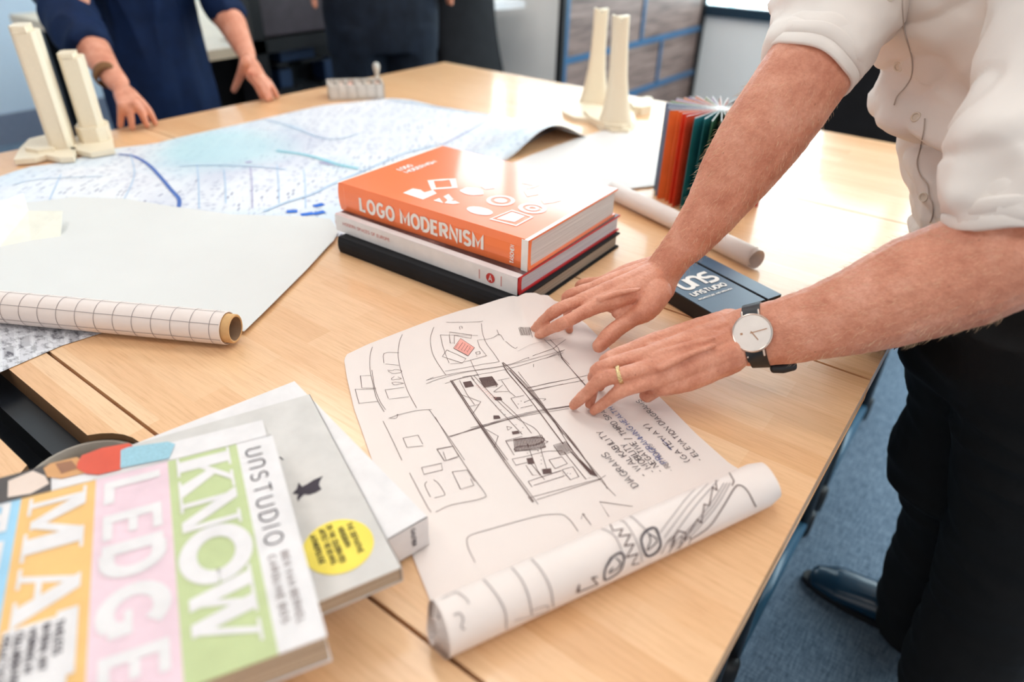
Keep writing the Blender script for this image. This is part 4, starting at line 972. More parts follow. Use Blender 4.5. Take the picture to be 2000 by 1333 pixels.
# lower half, second frame
for pl in ([(0, 385), (130, 600), (250, 780), (325, 885), (318, 910), (250, 930), (100, 960), (5, 1005)], [(205, 1185), (230, 1155), (350, 1118), (500, 1075), (680, 1028), (760, 1020), (830, 1022), (880, 1060), (930, 1130)], [(205, 1185), (215, 1240), (260, 1333)], [(390, 625), (640, 625), (800, 605), (900, 640)][:0] or [(600, 640), (720, 610), (830, 605)],
           [(440, 35), (600, 215), (750, 390), (900, 570), (1080, 785), (1120, 855)], [(540, 90), (700, 300), (900, 610), (1050, 770), (1175, 900)], [(640, 40), (640, 60)]): ink(pl, c6)
for pl in ([(10, 593), (115, 575), (155, 640), (60, 672), (10, 593)], [(460, 545), (515, 635)], [(460, 545), (690, 505)], [(500, 660), (600, 640)], [(500, 660), (525, 700), (600, 680)], [(590, 700), (635, 765), (685, 765), (625, 690)], [(740, 665), (825, 645), (860, 690), (780, 722), (740, 665)],
           [(605, 805), (820, 735), (840, 770), (640, 832)], [(605, 805), (630, 842)], [(825, 730), (895, 710), (935, 775), (880, 795), (825, 730)], [(840, 615), (980, 790), (1050, 770), (890, 610)], [(770, 570), (850, 545), (900, 610), (815, 635), (770, 570)], [(330, 465), (410, 510), (385, 585)],
           [(610, 912), (840, 850), (1080, 785), (1110, 765)], [(660, 925), (1080, 790)], [(605, 905), (635, 940)], [(1130, 1035), (1070, 938), (1285, 968)], [(820, 0), (1000, 200)], [(600, 195), (1020, 108)], [(610, 215), (970, 145)], [(1015, 1090), (960, 1015), (950, 1050)], [(960, 1015), (975, 1022)]): ink(pl, c6, sm=False)
ink([(100, 150), (385, 585), (640, 940)], c6, .0013, rep=2); ink([(110, 145), (400, 585), (670, 955)], c6)
ink([(480, 80), (730, 350), (900, 560), (1050, 770)], c6, rep=3, jit=2.2)
ink([(90, 512), (300, 450), (600, 365), (880, 315)], c6, .0012, rep=3, jit=2.4); ink([(230, 455), (600, 375), (870, 330)], c6)
hatch([(596, 655), (632, 650), (645, 688), (608, 692)], c6, 12, .0013); hatch([(695, 725), (750, 720), (758, 750), (705, 758)], c6, 12, .0012); hatch([(775, 575), (850, 548), (890, 605), (815, 630)], c6, 11, .0009); hatch([(880, 610), (920, 650), (1050, 770), (1010, 760)], c6, 8, .0012)
ink([(690, 500), (715, 540), (735, 545), (700, 560), (690, 520)], c6); ink([(600, 560), (660, 720), (712, 795)], c6); ink([(680, 560), (700, 640), (730, 740)], c6)
for x, y in ((840, 745), (860, 752), (850, 765), (880, 755), (690, 640), (690, 665), (690, 690), (600, 620), (670, 605)): ink([(x-4, y), (x+4, y+2)], c6, .0011, sm=False)
for pl in ([(0, 120), (95, 300), (112, 325)], [(62, 92), (165, 70), (172, 105), (75, 128), (62, 92)], [(222, 115), (300, 105), (340, 165)], [(222, 115), (265, 205), (335, 185), (318, 150)], [(175, 10), (190, 55), (250, 40)]): ink(pl, c7, sm=False)
ink([(90, 165), (80, 185), (108, 245)], c7); ink([(130, 250), (170, 240), (183, 228), (150, 175), (125, 155)], c7)
# part of the drawing near the right hand
for pl in ([(1063, 664), (1080, 680), (1112, 713)], [(1074, 664), (1090, 680), (1098, 700), (1090, 694)], [(1097, 700), (1150, 762)], [(1015, 640), (1035, 642), (1040, 660)], [(1105, 664), (1080, 682), (1040, 696)], [(1103, 684), (1068, 700)]):
    ink([(a, b) for a, b in pl], (0, 0, 1), .0012, sm=False)
hatch([(1013, 641), (1034, 640), (1036, 656), (1018, 656)], (0, 0, 1), 9, .0010)
# handwriting
def hand_line(s, a, b, h, mi=3):
    A, B = on_sheet(*a), on_sheet(*b); d = (B-A); d.z = 0; L = d.length; d.normalize(); up = V(-d.y, d.x, 0)
    text(m, s, V(A.x, A.y, zt0+.0016), d, up, h, .00075, mi, nrm=V(0, 0, 1), jit=.07, width=L, gap=.25)
g6 = lambda u, v: (850+u/3.333, 700+v/3.333)
hand_line('DIAGRAMS', g6(1325, 838), g6(1118, 618), .0072); hand_line('- WALKABILITY', g6(1378, 765), g6(1085, 478), .0068); hand_line('- MOBILITY', g6(1432, 742), g6(1245, 560), .0066)
hand_line('- NEGATIVE / THIRD SPA', g6(1482, 738), g6(1100, 345), .0062); hand_line('PROGRAMMING HEALTH', g6(1505, 680), g6(1155, 322), .0062, 6); hand_line('- RETHINKING', g6(1552, 735), g6(1405, 560), .0050, 4)
hand_line('(GATEWAY)', g6(1662, 672), g6(1385, 430), .0066); hand_line('- ELEVATION DIAGRAMS', g6(1742, 668), g6(1335, 275), .0062)
m.stroke([on_sheet(*g6(1540, 600)), on_sheet(*g6(1470, 525))], .0008, 6)
o = m.build('paper', [PAPER_SK, INK, INK_RED, INK_DARK, INK_FAINT, INK_DARK, INK_BLUE], t)
for p in o.data.polygons:
    if p.material_index == 0: p.use_smooth = True
# rolled near end
r3 = .0215; ra_ = P(857, 1229, zt0+r3+.0006); rb_ = P(1502, 938, zt0+r3+.0006); axr = (rb_-ra_).normalized(); LR = (rb_-ra_).length
sdr = axr.cross(V(0, 0, 1)).normalized(); K = 220; ns = 24; vs = []
for i in range(ns+1):
    s = i/ns
    for j in range(K):
        f = j/(K-1); th = PI*.5+.12+2*PI*2.35*f   # starts where the flat sheet arrives underneath
        th = -PI*.5-2*PI*5.35*f
        r = r3*(1-.62*f)*(1+.02*math.sin(3*th+s*5))
        e0 = -.002*math.sin(th+1)-.006*f*(1-s) + .004*math.sin(th*1.0+.6)*(1-s); e1_ = .006*math.sin(th+2.5)*s-.008*f*s
        pos = ra_+axr*(LR*s+e0*(1-s)+e1_)
        tap = 1.0 if 1-s > .04 else (.86+.14*(1-s)/.04)
        vs.append(pos+(sdr*(-math.cos(th))+V(0, 0, 1)*math.sin(th))*(r*tap))
mr = MB(); mr.add(vs, [[i*K+j, i*K+j+1, (i+1)*K+j+1, (i+1)*K+j] for i in range(ns) for j in range(K-1)], 0)
rbv = BVHTree.FromPolygons([Vector(v) for v in mr.v], mr.f)
def on_roll(px, py):
    r = ray(px, py); h = rbv.ray_cast(CAM, r)
    return h[0]-r.normalized()*.0009 if h[0] else None
def rink(pts, wd=.0012, mi=1, sm=True, sc_=c7):
    x0, y0, s = sc_; run = []
    pp_ = [(x0+u/s, y0+v/s) for u, v in pts]
    dense = spline([V(a, b, 0) for a, b in pp_], 8) if sm and len(pp_) > 2 else [V(a, b, 0) for a, b in pp_]
    if not sm or len(pp_) == 2:
        d2 = []
        for a, b in zip(dense, dense[1:]): d2 += [a.lerp(b, i/8) for i in range(8)]
        dense = d2+[dense[-1]]
    for q in dense:
        h = on_roll(q.x, q.y)
        if h is None:
            if len(run) > 1: mr.stroke(run, wd*.72, mi, nf=lambda p: vr_(p))
            run = []
        else: run.append(h)
    if len(run) > 1: mr.stroke(run, wd*.8, mi, nf=lambda p: vr_(p))
def vr_(p):
    w_ = p-ra_; w_ = w_-axr*w_.dot(axr); return w_.normalized()
rink([(372, 660), (420, 710), (470, 780), (500, 850), (505, 935)], .0013, 4); rink([(525, 605), (580, 670), (620, 760), (638, 860)], .0013, 4); rink([(625, 555), (690, 630), (735, 720), (750, 820)], .0013, 4)
rink([(545, 890), (640, 865), (718, 835), (712, 812), (640, 835)], .0010, 4)
for a in ((.0, .0022), (.12, .0014)):
    rink([(1258+48*math.cos(t_+a[0])+6*math.sin(3*t_), 478+74*math.sin(t_)-10*math.cos(t_)) for t_ in [i*PI/9 for i in range(19)]], a[1], 5)
rink([(1240, 430), (1290, 470), (1240, 520), (1255, 470), (1248, 440)], .0012, 5); rink([(1050, 560), (1020, 620), (1016, 672), (1040, 670), (1100, 625), (1118, 560), (1100, 535), (1060, 555), (1030, 600)], .0020, 5); rink([(1075, 560), (1100, 590), (1078, 620), (1040, 640), (1060, 610)], .0012, 5)
rink([(965, 398), (1030, 420), (1070, 450), (1100, 510), (1115, 570), (1110, 610)], .0012, 4); rink([(1105, 333), (1160, 350), (1230, 415)], .0012, 4); rink([(1040, 375), (1110, 370), (1160, 430), (1200, 520), (1212, 585)], .0010, 4)
rink([(1040, 375), (1060, 420), (1110, 410), (1090, 450), (1150, 440), (1120, 500), (1170, 490), (1130, 560), (1190, 540), (1160, 600), (1200, 590)], .0012, 1, False)
for k in range(6): rink([(1305+k*22, 430+k*26), (1380+k*20, 330+k*26), (1450+k*25, 240+k*18), (1560+k*24, 130+k*12)] if k < 3 else [(1310+k*14, 470+k*10), (1400+k*18, 400+k*4), (1500+k*20, 290), (1590+k*16, 170)], .0010, 4)
rink([(1365, 480), (1400, 420), (1440, 430), (1430, 470), (1500, 360), (1520, 380), (1535, 280), (1560, 290), (1580, 190), (1600, 210), (1590, 110), (1650, 90), (1690, 160), (1680, 185)], .0012, 1, False)
rink([(1560, 130), (1620, 95), (1670, 90)], .0011, 6); rink([(1460, 470), (1560, 400), (1630, 300), (1690, 200), (1720, 182), (1760, 210), (1805, 295)], .0013, 1)
rink([(870, 745), (885, 700), (880, 740), (980, 700), (950, 665), (980, 660)], .0014, 1, False); rink([(170, 770), (240, 740), (290, 770), (310, 800)], .0012, 4); rink([(230, 860), (260, 850), (280, 880), (270, 920), (290, 935)], .0014, 4); rink([(155, 840), (150, 880)], .0012, 4)
for u in (1310, 1350, 1395): rink([(u, 540), (u+40, 470), (u+70, 455), (u+50, 520)], .0009, 1)
o = mr.build('rolled_end', [PAPER_SK, INK, INK_RED, INK_DARK, INK_FAINT, INK_DARK, INK_BLUE], t)
for p in o.data.polygons: p.use_smooth = p.material_index == 0

# ---------------- background furniture ----------------
CX = -1.8; yl = PX(1098, 80, CX).y; y1_ = PX(1212, 10, CX).y; y2_ = PX(1299, 30, CX).y; ym = PX(1247, 120, CX).y; yr = WY-.02
zb = PX(1150, 100, CX).z
CABW = None
def cab_mat():
    m, nt, b = NT('dark_walnut_veneer', .5, .3); n = noise_t(nt, coords(nt, (2, 1.2, 14)), 3, 5, .6)
    lk(nt, ramp(nt, n, [(.3, S(88, 70, 64)), (.5, S(128, 106, 98)), (.7, S(158, 134, 124))]), b.inputs['Base Color']); return m
CABW = cab_mat(); CBLUE = plain('petrol_blue_frame', S(34, 92, 132), .35, .5)
t = thing('storage_cabinet', 'tall walnut cabinet with petrol blue frames below the bright window corner', 'cabinet', (CX-.2, (yl+yr)/2, 0))
m = MB(); m.abox((CX-.42, yl+.01, .02), (CX-.03, yr, 1.0)); m.build('carcass', BLACKPL, t)
zr = [.04, .36, zb-.02, .985]
for r in range(3):
    ys = [yl+.03, ym, yr-.03] if r % 2 == 0 else [yl+.03, y1_, y2_, yr-.03]
    for a, b_ in zip(ys, ys[1:]):
        m = MB(); m.abox((CX-.03, a+.012, zr[r]+.014), (CX-.004, b_-.012, zr[r+1]-.014)); m.build('door_panel', CABW, t)
    for y in ys[1:-1]:
        m = MB(); m.abox((CX-.03, y-.011, zr[r]), (CX+.004, y+.011, zr[r+1])); m.build('divider', CBLUE, t)
for z in zr: m = MB(); m.abox((CX-.03, yl+.02, z-.013), (CX+.006, yr, z+.013)); m.build('rail', CBLUE, t)
m = MB(); m.abox((CX-.42, yl-.012, 0), (CX-.02, yl+.008, 1.0)); m.build('end_panel', WALLW, t)
m = MB(); m.abox((CX-.02, yl-.012, 0), (CX+.008, yl+.012, 1.0)); m.build('post', BLACKPL, t)
m = MB(); m.abox((CX-.01, yl+.012, 0), (CX+.01, yl+.035, 1.0)); m.build('post', CBLUE, t)
m = MB(); m.abox((CX-.02, yr-.035, 0), (CX+.012, yr, 1.0)); m.build('post', BLACKPL, t)

# dark shelf unit and desk behind the people
SX = -2.45; sa_ = PX(493, 60, SX).y; sb_ = 2.72; zp = PX(560, 72, SX).z
t = thing('shelf_unit', 'black shelf unit with grey-brown doors between the two standing people', 'shelf', (SX-.07, (sa_+sb_)/2, 0))
m = MB(); m.abox((SX-.14, sa_, 0), (SX, sa_+.05, 1.5)); m.abox((SX-.14, sb_-.05, 0), (SX, sb_, 1.5)); m.abox((SX-.14, sa_, 1.46), (SX, sb_, 1.5)); m.abox((SX-.14, sa_, 0), (SX-.13, sb_, 1.5)); m.abox((SX-.13, sa_, zp-.05), (SX, sb_, zp)); m.abox((SX-.13, sa_, .02), (SX, sb_, .06)); m.build('carcass', BLACKPL, t)
VEN = plain('grey_brown_door', S(78, 70, 76), .5, .3, nscale=12, namt=.2); 
m = MB(); m.abox((SX-.03, sa_+.055, zp+.01), (SX-.005, (sa_+sb_)/2-.005, 1.45)); m.build('door', VEN, t)
m = MB(); m.abox((SX-.03, (sa_+sb_)/2+.005, zp+.01), (SX-.005, sb_-.055, 1.45)); m.build('door', VEN, t)
DBL = plain('dull_blue_file', S(40, 62, 96), .5)
for i, (px, py, w_, h_) in enumerate(((534, 104, .030, .022), (566, 100, .06, .020), (534, 148, .030, .035), (622, 130, .035, .04))):
    q = PX(px, py, SX-.12); z0 = q.z-h_
    m = MB(); m.abox((SX-.12, q.y-w_, z0), (SX-.035, q.y+w_, z0+2*h_)); o = m.build('storage_box', DBL, None); bevel(o, .004)
    m2 = MB(); m2.abox((SX-.13, q.y-w_-.03, z0-.012), (SX-.02, q.y+w_+.03, z0-.0005)); m2.build('shelf_board', BLACKPL, t)
    tag(o, ('dull blue box at the left of the upper compartment of the black shelf', 'wide dull blue box in the upper compartment of the black shelf', 'dull blue box low down at the left in the black shelf', 'blue box at the right of the black shelf beside the dark jeans')[i], 'box')
t = thing('side_desk', 'light wood desk with dark underside behind the person in navy', 'desk', (-3.0, 1.2, 0))
dy0 = PX(378, 100, -2.48).y-.05
m = MB(); m.prism([V(-3.9, dy0, .70), V(-2.48, dy0, .70), V(-2.48, sa_-.02, .70), V(-2.66, sa_-.02, .70), V(-2.66, 2.85, .70), V(-3.9, 2.85, .70)], .035); o = m.build('desktop', plain('pale_birch_top', S(226, 206, 178), .35, .5, nscale=10), t); bevel(o)
for x, y in ((-3.8, dy0+.1), (-3.8, 2.75), (-2.58, dy0+.1), (-2.72, 2.75)): m = MB(); m.abox((x-.03, y-.03, 0), (x+.03, y+.03, .70)); m.build('leg', BLACK_ST, t)
m = MB(); m.abox((-2.72, dy0+.02, .03), (-2.69, 2.70, .70)); m.build('modesty_panel', BLACKPL, t)
# small white desk in front of the pillar
q = PD(990, 20, 2.93)
t = thing('standing_desk', 'white high desk edge beside the white pillar, behind the black chair', 'desk', (q.x, q.y, 0))
m = MB(); zz_ = q.z; d1 = P(980, 26, zz_)+V(-.10, .0, 0); d2 = P(1040, 17, zz_)+V(-.04, 0, 0); m.prism([d1, d2, d2+V(-.36, -.03, 0), d1+V(-.36, -.05, 0)], .03); m.build('desktop', plain('white_laminate', S(245, 246, 248), .3, .5, bst=0), t)
m = MB(); m.tube([V(d1.x-.25, d1.y+.02, 0), V(d1.x-.25, d1.y+.02, zz_)], .02, 12); m.build('leg', BLACK_ST, t, True)

def office_chair(loc, rz, label):
    L = Vector(loc); M = Matrix.Rotation(rz, 3, 'Z'); f = lambda x, y, z: L+M @ V(x, y, z)
    t = thing('office_chair', label, 'chair', L)
    m = MB(); n = 11; vs = []
    for i in range(n):
        for j in range(n):
            u = i/(n-1)*2-1; v = j/(n-1)
            wd = .20*(1-.25*v*v); vs.append(f(u*wd, .20+.05*v-.05*(1-u*u)+.04*math.sin(v*3), .50+v*.58-.03*u*u*v))
    m.add(vs, [[i*n+j, (i+1)*n+j, (i+1)*n+j+1, i*n+j+1] for i in range(n-1) for j in range(n-1)])
    o = m.build('backrest', BLACKF, t, True); md = o.modifiers.new('s', 'SOLIDIFY'); md.thickness = .035; md.offset = 0; md = o.modifiers.new('u', 'SUBSURF'); md.levels = 1; md.render_levels = 1
    m = MB(); pts = [f(.24*math.copysign(abs(math.cos(a))**.6, math.cos(a)), .23*math.copysign(abs(math.sin(a))**.6, math.sin(a)), .44) for a in [i*PI/16 for i in range(32)]]
    m.prism(pts, .07); o = autosmooth(m.build('seat', BLACKF, t), 60); bevel(o, .02, 3)
    m = MB(); m.tube([f(0, 0, .10), f(0, 0, .44)], .028, 16); m.build('gas_column', BLACK_ST, t, True)
    m = MB(); m.tube([f(0, .05, .43), f(0, .24, .44), f(0, .27, .60)], .02, 10); m.build('back_bracket', BLACKPL, t, True)
    for k in range(5):
        a = k*2*PI/5+.3; m = MB(); m.tube([f(0, 0, .12), f(.29*math.cos(a), .29*math.sin(a), .075)], [.024, .014], 12); o = m.build('base_arm', BLUE_ST, t, True)
        m = MB(); c = f(.29*math.cos(a), .29*math.sin(a), .028); m.lathe(c-V(.012, 0, 0), [(.001, 0), (.026, 0), (.028, .005), (.028, .019), (.026, .024), (.001, .024)], 18, 0, (1, 0, 0)); m.tube([c, c+V(0, 0, .05)], .007, 8); m.build('caster', BLACKPL, o, True)
    return t
q = PD(935, 50, 2.75); office_chair((q.x+.23, q.y-.03, 0), 1.606, 'black office chair beyond the far table corner, beside the white pillar')
q = PY(1712, 190, 2.22); office_chair((q.x+.05, q.y-.02, 0), .15, 'black office chair against the far table edge, seen between sleeve and shirt')

# ---------------- people ----------------
def vref(p): return (CAM-Vector(p)).normalized()
def limb(mb, pts, n=16, ball=True):
    """pts: (position, half width seen from the front side, half depth)"""
    P_ = [p for p, _, _ in pts]; ref = vref(P_[len(P_)//2]); mb.tube(P_, [(a, b) for _, a, b in pts], n, 0, ref, True, ball)
def finger(mb, pts, r):
    q = spline(pts, 4); k = len(q); rr = []
    for i in range(k):
        t = i/(k-1); j = t*(len(r)-1); a = int(j); u = j-a; rr.append(r[a]*(1-u)+r[min(a+1, len(r)-1)]*u)
    mb.tube(q, rr, 14, 0, (0, 0, 1), True, True)

# --- the man at the right ---
body = MB()
def arm_pt(t_, sh, dd): return PD(1290+.593*t_+.805*sh, 530-.805*t_+.593*sh, dd)
def wpx(w_, d): return w_*d/FPX
ra = [(-30, 9, .862, 40, .024), (0, 4, .860, 36, .026), (40, 4, .850, 36, .028), (80, 9, .84, 43, .031), (147, 11, .82, 53, .036), (240, 5, .795, 71, .043), (330, 3, .77, 82, .046), (410, 2, .755, 84, .046), (480, -1, .745, 85, .045), (540, -1, .75, 85, .045)]
limb(body, [(arm_pt(a, b, d), wpx(w_, d), z) for a, b, d, w_, z in ra], 24)
# right hand
WR = arm_pt(0, 0, .860)
mc = {'i': P(1163, 598, .797), 'm': P(1160, 578, .802), 'r': P(1166, 562, .799), 'l': P(1182, 552, .792)}
starts = {'i': P(1268, 560, .812), 'm': P(1270, 545, .815), 'r': P(1272, 533, .812), 'l': P(1270, 523, .806)}
for k in 'imrl': finger(body, [WR*.4+starts[k]*.6, starts[k].lerp(mc[k], .5)+V(0, 0, .001), mc[k]], [.018, .0140, .0102])
finger(body, [mc['i'], P(1105, 629, .787), P(1077, 642, .768), P(1052, 655, .7495)], [.0100, .0078, .0080, .0067, .0066, .0056])
finger(body, [mc['m'], P(1093, 603, .790), P(1062, 626, .769), P(1042, 645, .7495)], [.0100, .0078, .0082, .0067, .0064, .0054])
finger(body, [mc['r'], P(1112, 577, .787), P(1108, 600, .766), P(1112, 645, .7495)], [.0098, .0076, .0078, .0066, .0062, .0052])
finger(body, [mc['l'], P(1140, 554, .780), P(1130, 565, .764), P(1135, 590, .7495)], [.0092, .0070, .0070, .006, .0056, .0048])
finger(body, [P(1284, 572, .808), P(1262, 606, .795), P(1232, 624, .783), P(1196, 650, .772), P(1170, 676, .762)], [.018, .0150, .0118, .0100, .0106, .0085])
finger(body, [P(1272, 560, .800), P(1215, 590, .786), P(1180, 588, .786)], [.020, .016, .012])
finger(body, [P(1272, 565, .803), P(1238, 600, .789), P(1205, 612, .787)], [.018, .013, .007])
# left arm
la = [(1446, 660, .755, 56, .024), (1470, 657, .747, 60, .025), (1528, 648, .735, 65, .027), (1600, 630, .718, 73, .032), (1670, 609, .70, 85, .038), (1730, 587, .685, 96, .042), (1790, 562, .67, 105, .045), (1880, 533, .65, 110, .047), (1960, 500, .63, 116, .048), (2010, 420, .63, 84, .040), (2000, 340, .63, 74, .036)]
limb(body, [(PD(x, y, d), wpx(w_, d), z) for x, y, d, w_, z in la], 24)
mc = {'i': P(1262, 674, .803), 'm': P(1268, 694, .805), 'r': P(1282, 716, .801), 'l': P(1274, 744, .789)}
starts = {'i': P(1425, 632, .806), 'm': P(1430, 646, .808), 'r': P(1434, 664, .806), 'l': P(1436, 688, .800)}
for k in 'imrl': finger(body, [starts[k], starts[k].lerp(mc[k], .5)+V(0, 0, .002), mc[k]], [.0175, .0128, .0104])
finger(body, [mc['r'], P(1226, 729, .800), P(1177, 742, .790), P(1143, 771, .768), P(1121, 792, .7490)], [.0104, .0084, .0078, .0087, .0068, .0066, .0057])
finger(body, [mc['l'], P(1243, 755, .788), P(1209, 766, .782), P(1180, 788, .763), P(1160, 803, .7480)], [.0102, .0080, .0072, .0078, .0062, .0060, .0052])
finger(body, [mc['m'], P(1172, 720, .794), P(1160, 752, .770), P(1152, 790, .7485)], [.0104, .0080, .0082, .0068, .0064, .0054])
finger(body, [mc['i'], P(1190, 700, .797), P(1180, 722, .774), P(1172, 756, .7485)], [.0104, .0080, .0080, .0068, .0064, .0054])
finger(body, [P(1425, 660, .798), P(1350, 705, .782), P(1300, 742, .768), P(1264, 772, .756)], [.020, .0155, .0115, .0088])
finger(body, [P(1428, 696, .795), P(1345, 736, .783), P(1290, 754, .780)], [.019, .0160, .0115])
finger(body, [P(1425, 665, .800), P(1330, 710, .789), P(1290, 720, .790)], [.020, .0155, .0115])
# torso core, shoulders, neck and head under the clothes
tz = [(1722, 160, .82), (1690, 0, .79), (1650, -200, .72), (1655, -330, .69)]
Rh = V(.797, .603, 0); FR = V(-.6, -.8, 0); LT = V(.8, -.6, 0)
cen = [PD(*q)+Rh*.13 for q in tz]; chest = cen[-1]
RS = chest+LT*-.185+V(0, 0, .03); LS = chest+LT*.185+V(0, 0, .03)
elR = arm_pt(540, -1, .75); elL = PD(2000, 330, .63)
body.tube([elR, PD(1640, 10, .78), PD(1672, -80, .81), RS], [.042, .042, .042, .045], 16, 0, (0, 1, 0), True, True); body.tube([elL, PD(2028, 200, .63), PD(2062, 100, .64), PD(2100, 0, .655), LS], [.042, .040, .040, .040, .042], 16, 0, (0, 1, 0), True, True)
body.tube([RS, chest, LS], [.05, .07, .05], 16, 0, (0, 0, 1), True, True)
neck = chest+V(0, 0, .10)+FR*.02; head = neck+V(0, 0, .17)+FR*.05
body.tube([chest, neck, head-V(0, 0, .05)], [.07, .058, .055], 16, 0, (1, 0, 0), True, True)
def head_parts(mb, h, f, s=1.0):
    f = Vector(f).normalized(); l = V(-f.y, f.x, 0); R_ = Matrix((f, l, V(0, 0, 1))).transposed()
    mb.sph(h+V(0, 0, .03)*s, (.095*s, .075*s, .10*s), mat=R_); mb.sph(h+f*.035*s-V(0, 0, .035)*s, (.06*s, .058*s, .085*s), mat=R_)
    mb.tube([h+f*.090*s+V(0, 0, .015)*s, h+f*.108*s-V(0, 0, .025)*s], [.009*s, .014*s], 10, 0, (0, 1, 0), True, True)
    for k in (-1, 1): mb.sph(h+l*.076*s*k, (.018*s, .008*s, .03*s), mat=R_); mb.sph(h+f*.084*s+l*.032*s*k+V(0, 0, .018)*s, (.012*s, .015*s, .010*s), mat=R_)
    mb.sph(h+f*.088*s-V(0, 0, .055)*s, (.012*s, .026*s, .009*s), mat=R_)
    return R_
head_parts(body, head, FR-V(0, 0, 0))
# tendons on the backs of the hands
for a_, b_ in ((P(1395, 648, .829), P(1275, 690, .8135)), (P(1398, 662, .826), P(1290, 712, .8105)), (P(1400, 638, .828), P(1270, 670, .812)), (P(1250, 553, .829), P(1172, 578, .8125))):
    body.tube([a_-V(0, 0, .0085), a_.lerp(b_, .5)-V(0, 0, .0042), b_-V(0, 0, .0045)], [.0026, .0036, .0042], 8, 0, (0, 0, 1), True, True)
def cr(a, b, at, R_=.012, k_=1): return (Vector(at), (Vector(b)-Vector(a)).normalized(), R_, k_)
CREASE = [cr(P(1232, 624, .783), P(1170, 676, .762), P(1200, 648, .782), .016, 1.5), cr(mc['r'], P(1121, 792, .749), P(1177, 742, .797), .012, 1), cr(mc['l'], P(1160, 803, .748), P(1209, 766, .789), .011, 1),
          cr(P(1165, 598, .797), P(1052, 655, .7495), P(1105, 629, .794), .012, .9), cr(P(1160, 578, .802), P(1042, 645, .7495), P(1093, 603, .797), .012, .9), cr(mc['r'], P(1121, 792, .749), P(1143, 771, .774), .009, .7), cr(mc['l'], P(1160, 803, .748), P(1180, 788, .769), .009, .7)]
KN = [(P(1163, 598, .803), .010), (P(1160, 578, .808), .010), (P(1282, 716, .807), .010), (P(1268, 694, .811), .010), (P(1274, 744, .796), .009), (P(1262, 674, .809), .009)]
def skinfn(p, n):
    d = .0005*noise.noise(p*90)+.0004*noise.noise(p*220)
    if p.z < .84:
        for c_, a_, R_, k_ in CREASE:
            w_ = p-c_; L_2 = w_.length
            if L_2 < R_ and n.z > -.2:
                d += -.00050*k_*math.cos(2*PI*w_.dot(a_)/.0042)*(1-L_2/R_)
    return n*d
man = remeshed(body, 'person', SKIN, .0015, 3, None, skinfn)
tag(man, 'person in a white rolled-sleeve shirt and black trousers leaning with both hands on the sketch', 'person')
man_bvh = bvh_of(man)
HAIR = cloth('light_brown_hair', S(150, 112, 78), .6, 600)
m = MB(); R_ = Matrix((FR, V(.8, -.6, 0), V(0, 0, 1))).transposed(); m.sph(head+V(0, 0, .055)-FR*.012, (.102, .083, .092), mat=R_); 
remeshed(m, 'hair', HAIR, .006, 2, man, lambda p, n: n*.004*noise.noise(p*60))

# shirt
sh = MB()
levels = [(1655, -400, .68, .10, .14), (1652, -330, .69, .125, .20), (1648, -200, .72, .13, .205), (1662, -60, .77, .13, .20), (1672, 20, .795, .128, .195), (1698, 80, .81, .126, .19), (1720, 115, .82, .126, .19), (1723, 150, .82, .126, .19), (1708, 185, .82, .132, .195), (1704, 205, .82, .134, .197), (1716, 221, .82, .130, .193),
          (1764, 231, .825, .112, .185), (1769, 250, .825, .112, .185), (1766, 290, .825, .113, .185), (1772, 330, .825, .112, .185), (1784, 375, .825, .110, .184), (1792, 415, .825, .109, .183), (1784, 435, .825, .112, .185), (1792, 470, .83, .11, .184), (1800, 560, .84, .112, .184), (1803, 600, .845, .112, .184)]
rings = []; n = 40
for x, y, d, a, b_ in levels:
    c = PD(x, y, d)+Rh*math.sqrt((a*.96)**2+(b_*.276)**2)
    for it in range(6):
        rg = [c+FR*(a*math.cos(2*PI*j/n))+LT*(b_*math.sin(2*PI*j/n)) for j in range(n)]
        e = min((pj(p) for p in rg), key=lambda e_: e_[0]); c = c+Rh*((x-e[0])*d/FPX)+V(0, 0, (e[1]-y)*d/FPX*.9)
    rings.append(rg)
vs = [p for r in rings for p in r]; k = len(rings)
sh.add(vs, [[i*n+j, i*n+(j+1) % n, (i+1)*n+(j+1) % n, (i+1)*n+j] for i in range(k-1) for j in range(n)]+[list(range(n)), [(k-1)*n+j for j in reversed(range(n))]])
rs = [(1584, 128, .748, 88, .054), (1596, 106, .751, 93, .057), (1610, 70, .765, 98, .062), (1640, 10, .78, 106, .066), (1672, -80, .81, 112, .07)]
rsp = [(PD(x, y, d), wpx(w_, d), z) for x, y, d, w_, z in rs]+[(RS, .075, .075)]
sh.tube([p for p, _, _ in rsp], [(a, b_) for _, a, b_ in rsp], 24, 0, vref(rsp[0][0]), True, False)
ls = [(1985, 425, .628, 112, .058), (1985, 380, .625, 124, .062), (1992, 300, .62, 122, .064), (2028, 200, .625, 112, .064), (2062, 100, .635, 112, .066), (2100, 0, .65, 125, .07)]
lsp = [(PD(x, y, d), wpx(w_, d), z) for x, y, d, w_, z in ls]+[(LS, .075, .075)]; sh.tube([p for p, _, _ in lsp], [(a, b_) for _, a, b_ in lsp], 24, 0, vref(lsp[0][0]), True, False)
def folds(p, n):
    a = noise.noise(V(p.x*7+p.z*5, p.y*7-p.z*3, p.z*16)); r = (1-abs(a)*2.2); b_ = noise.noise(V(p.x*22, p.y*22, p.z*34+p.x*20))
    c_ = noise.noise(V(p.x*4+p.y*3, p.y*4-p.x*3, p.z*9+p.x*6)); r2 = 1-abs(c_)*3
    r3_ = max(0, 1-abs(noise.noise(V(p.x*11-p.z*9, p.y*11+p.z*6, p.z*13)))*5)
    return n*(.0055*r+.0024*b_+.0110*max(0, r2)-.0050*r3_)
shirt = remeshed(sh, 'shirt', SHIRT, .0042, 3, man, folds)
for v in shirt.data.vertices:
    if v.co.z < TZ+.03: v.co.x = max(v.co.x, XR+.010)
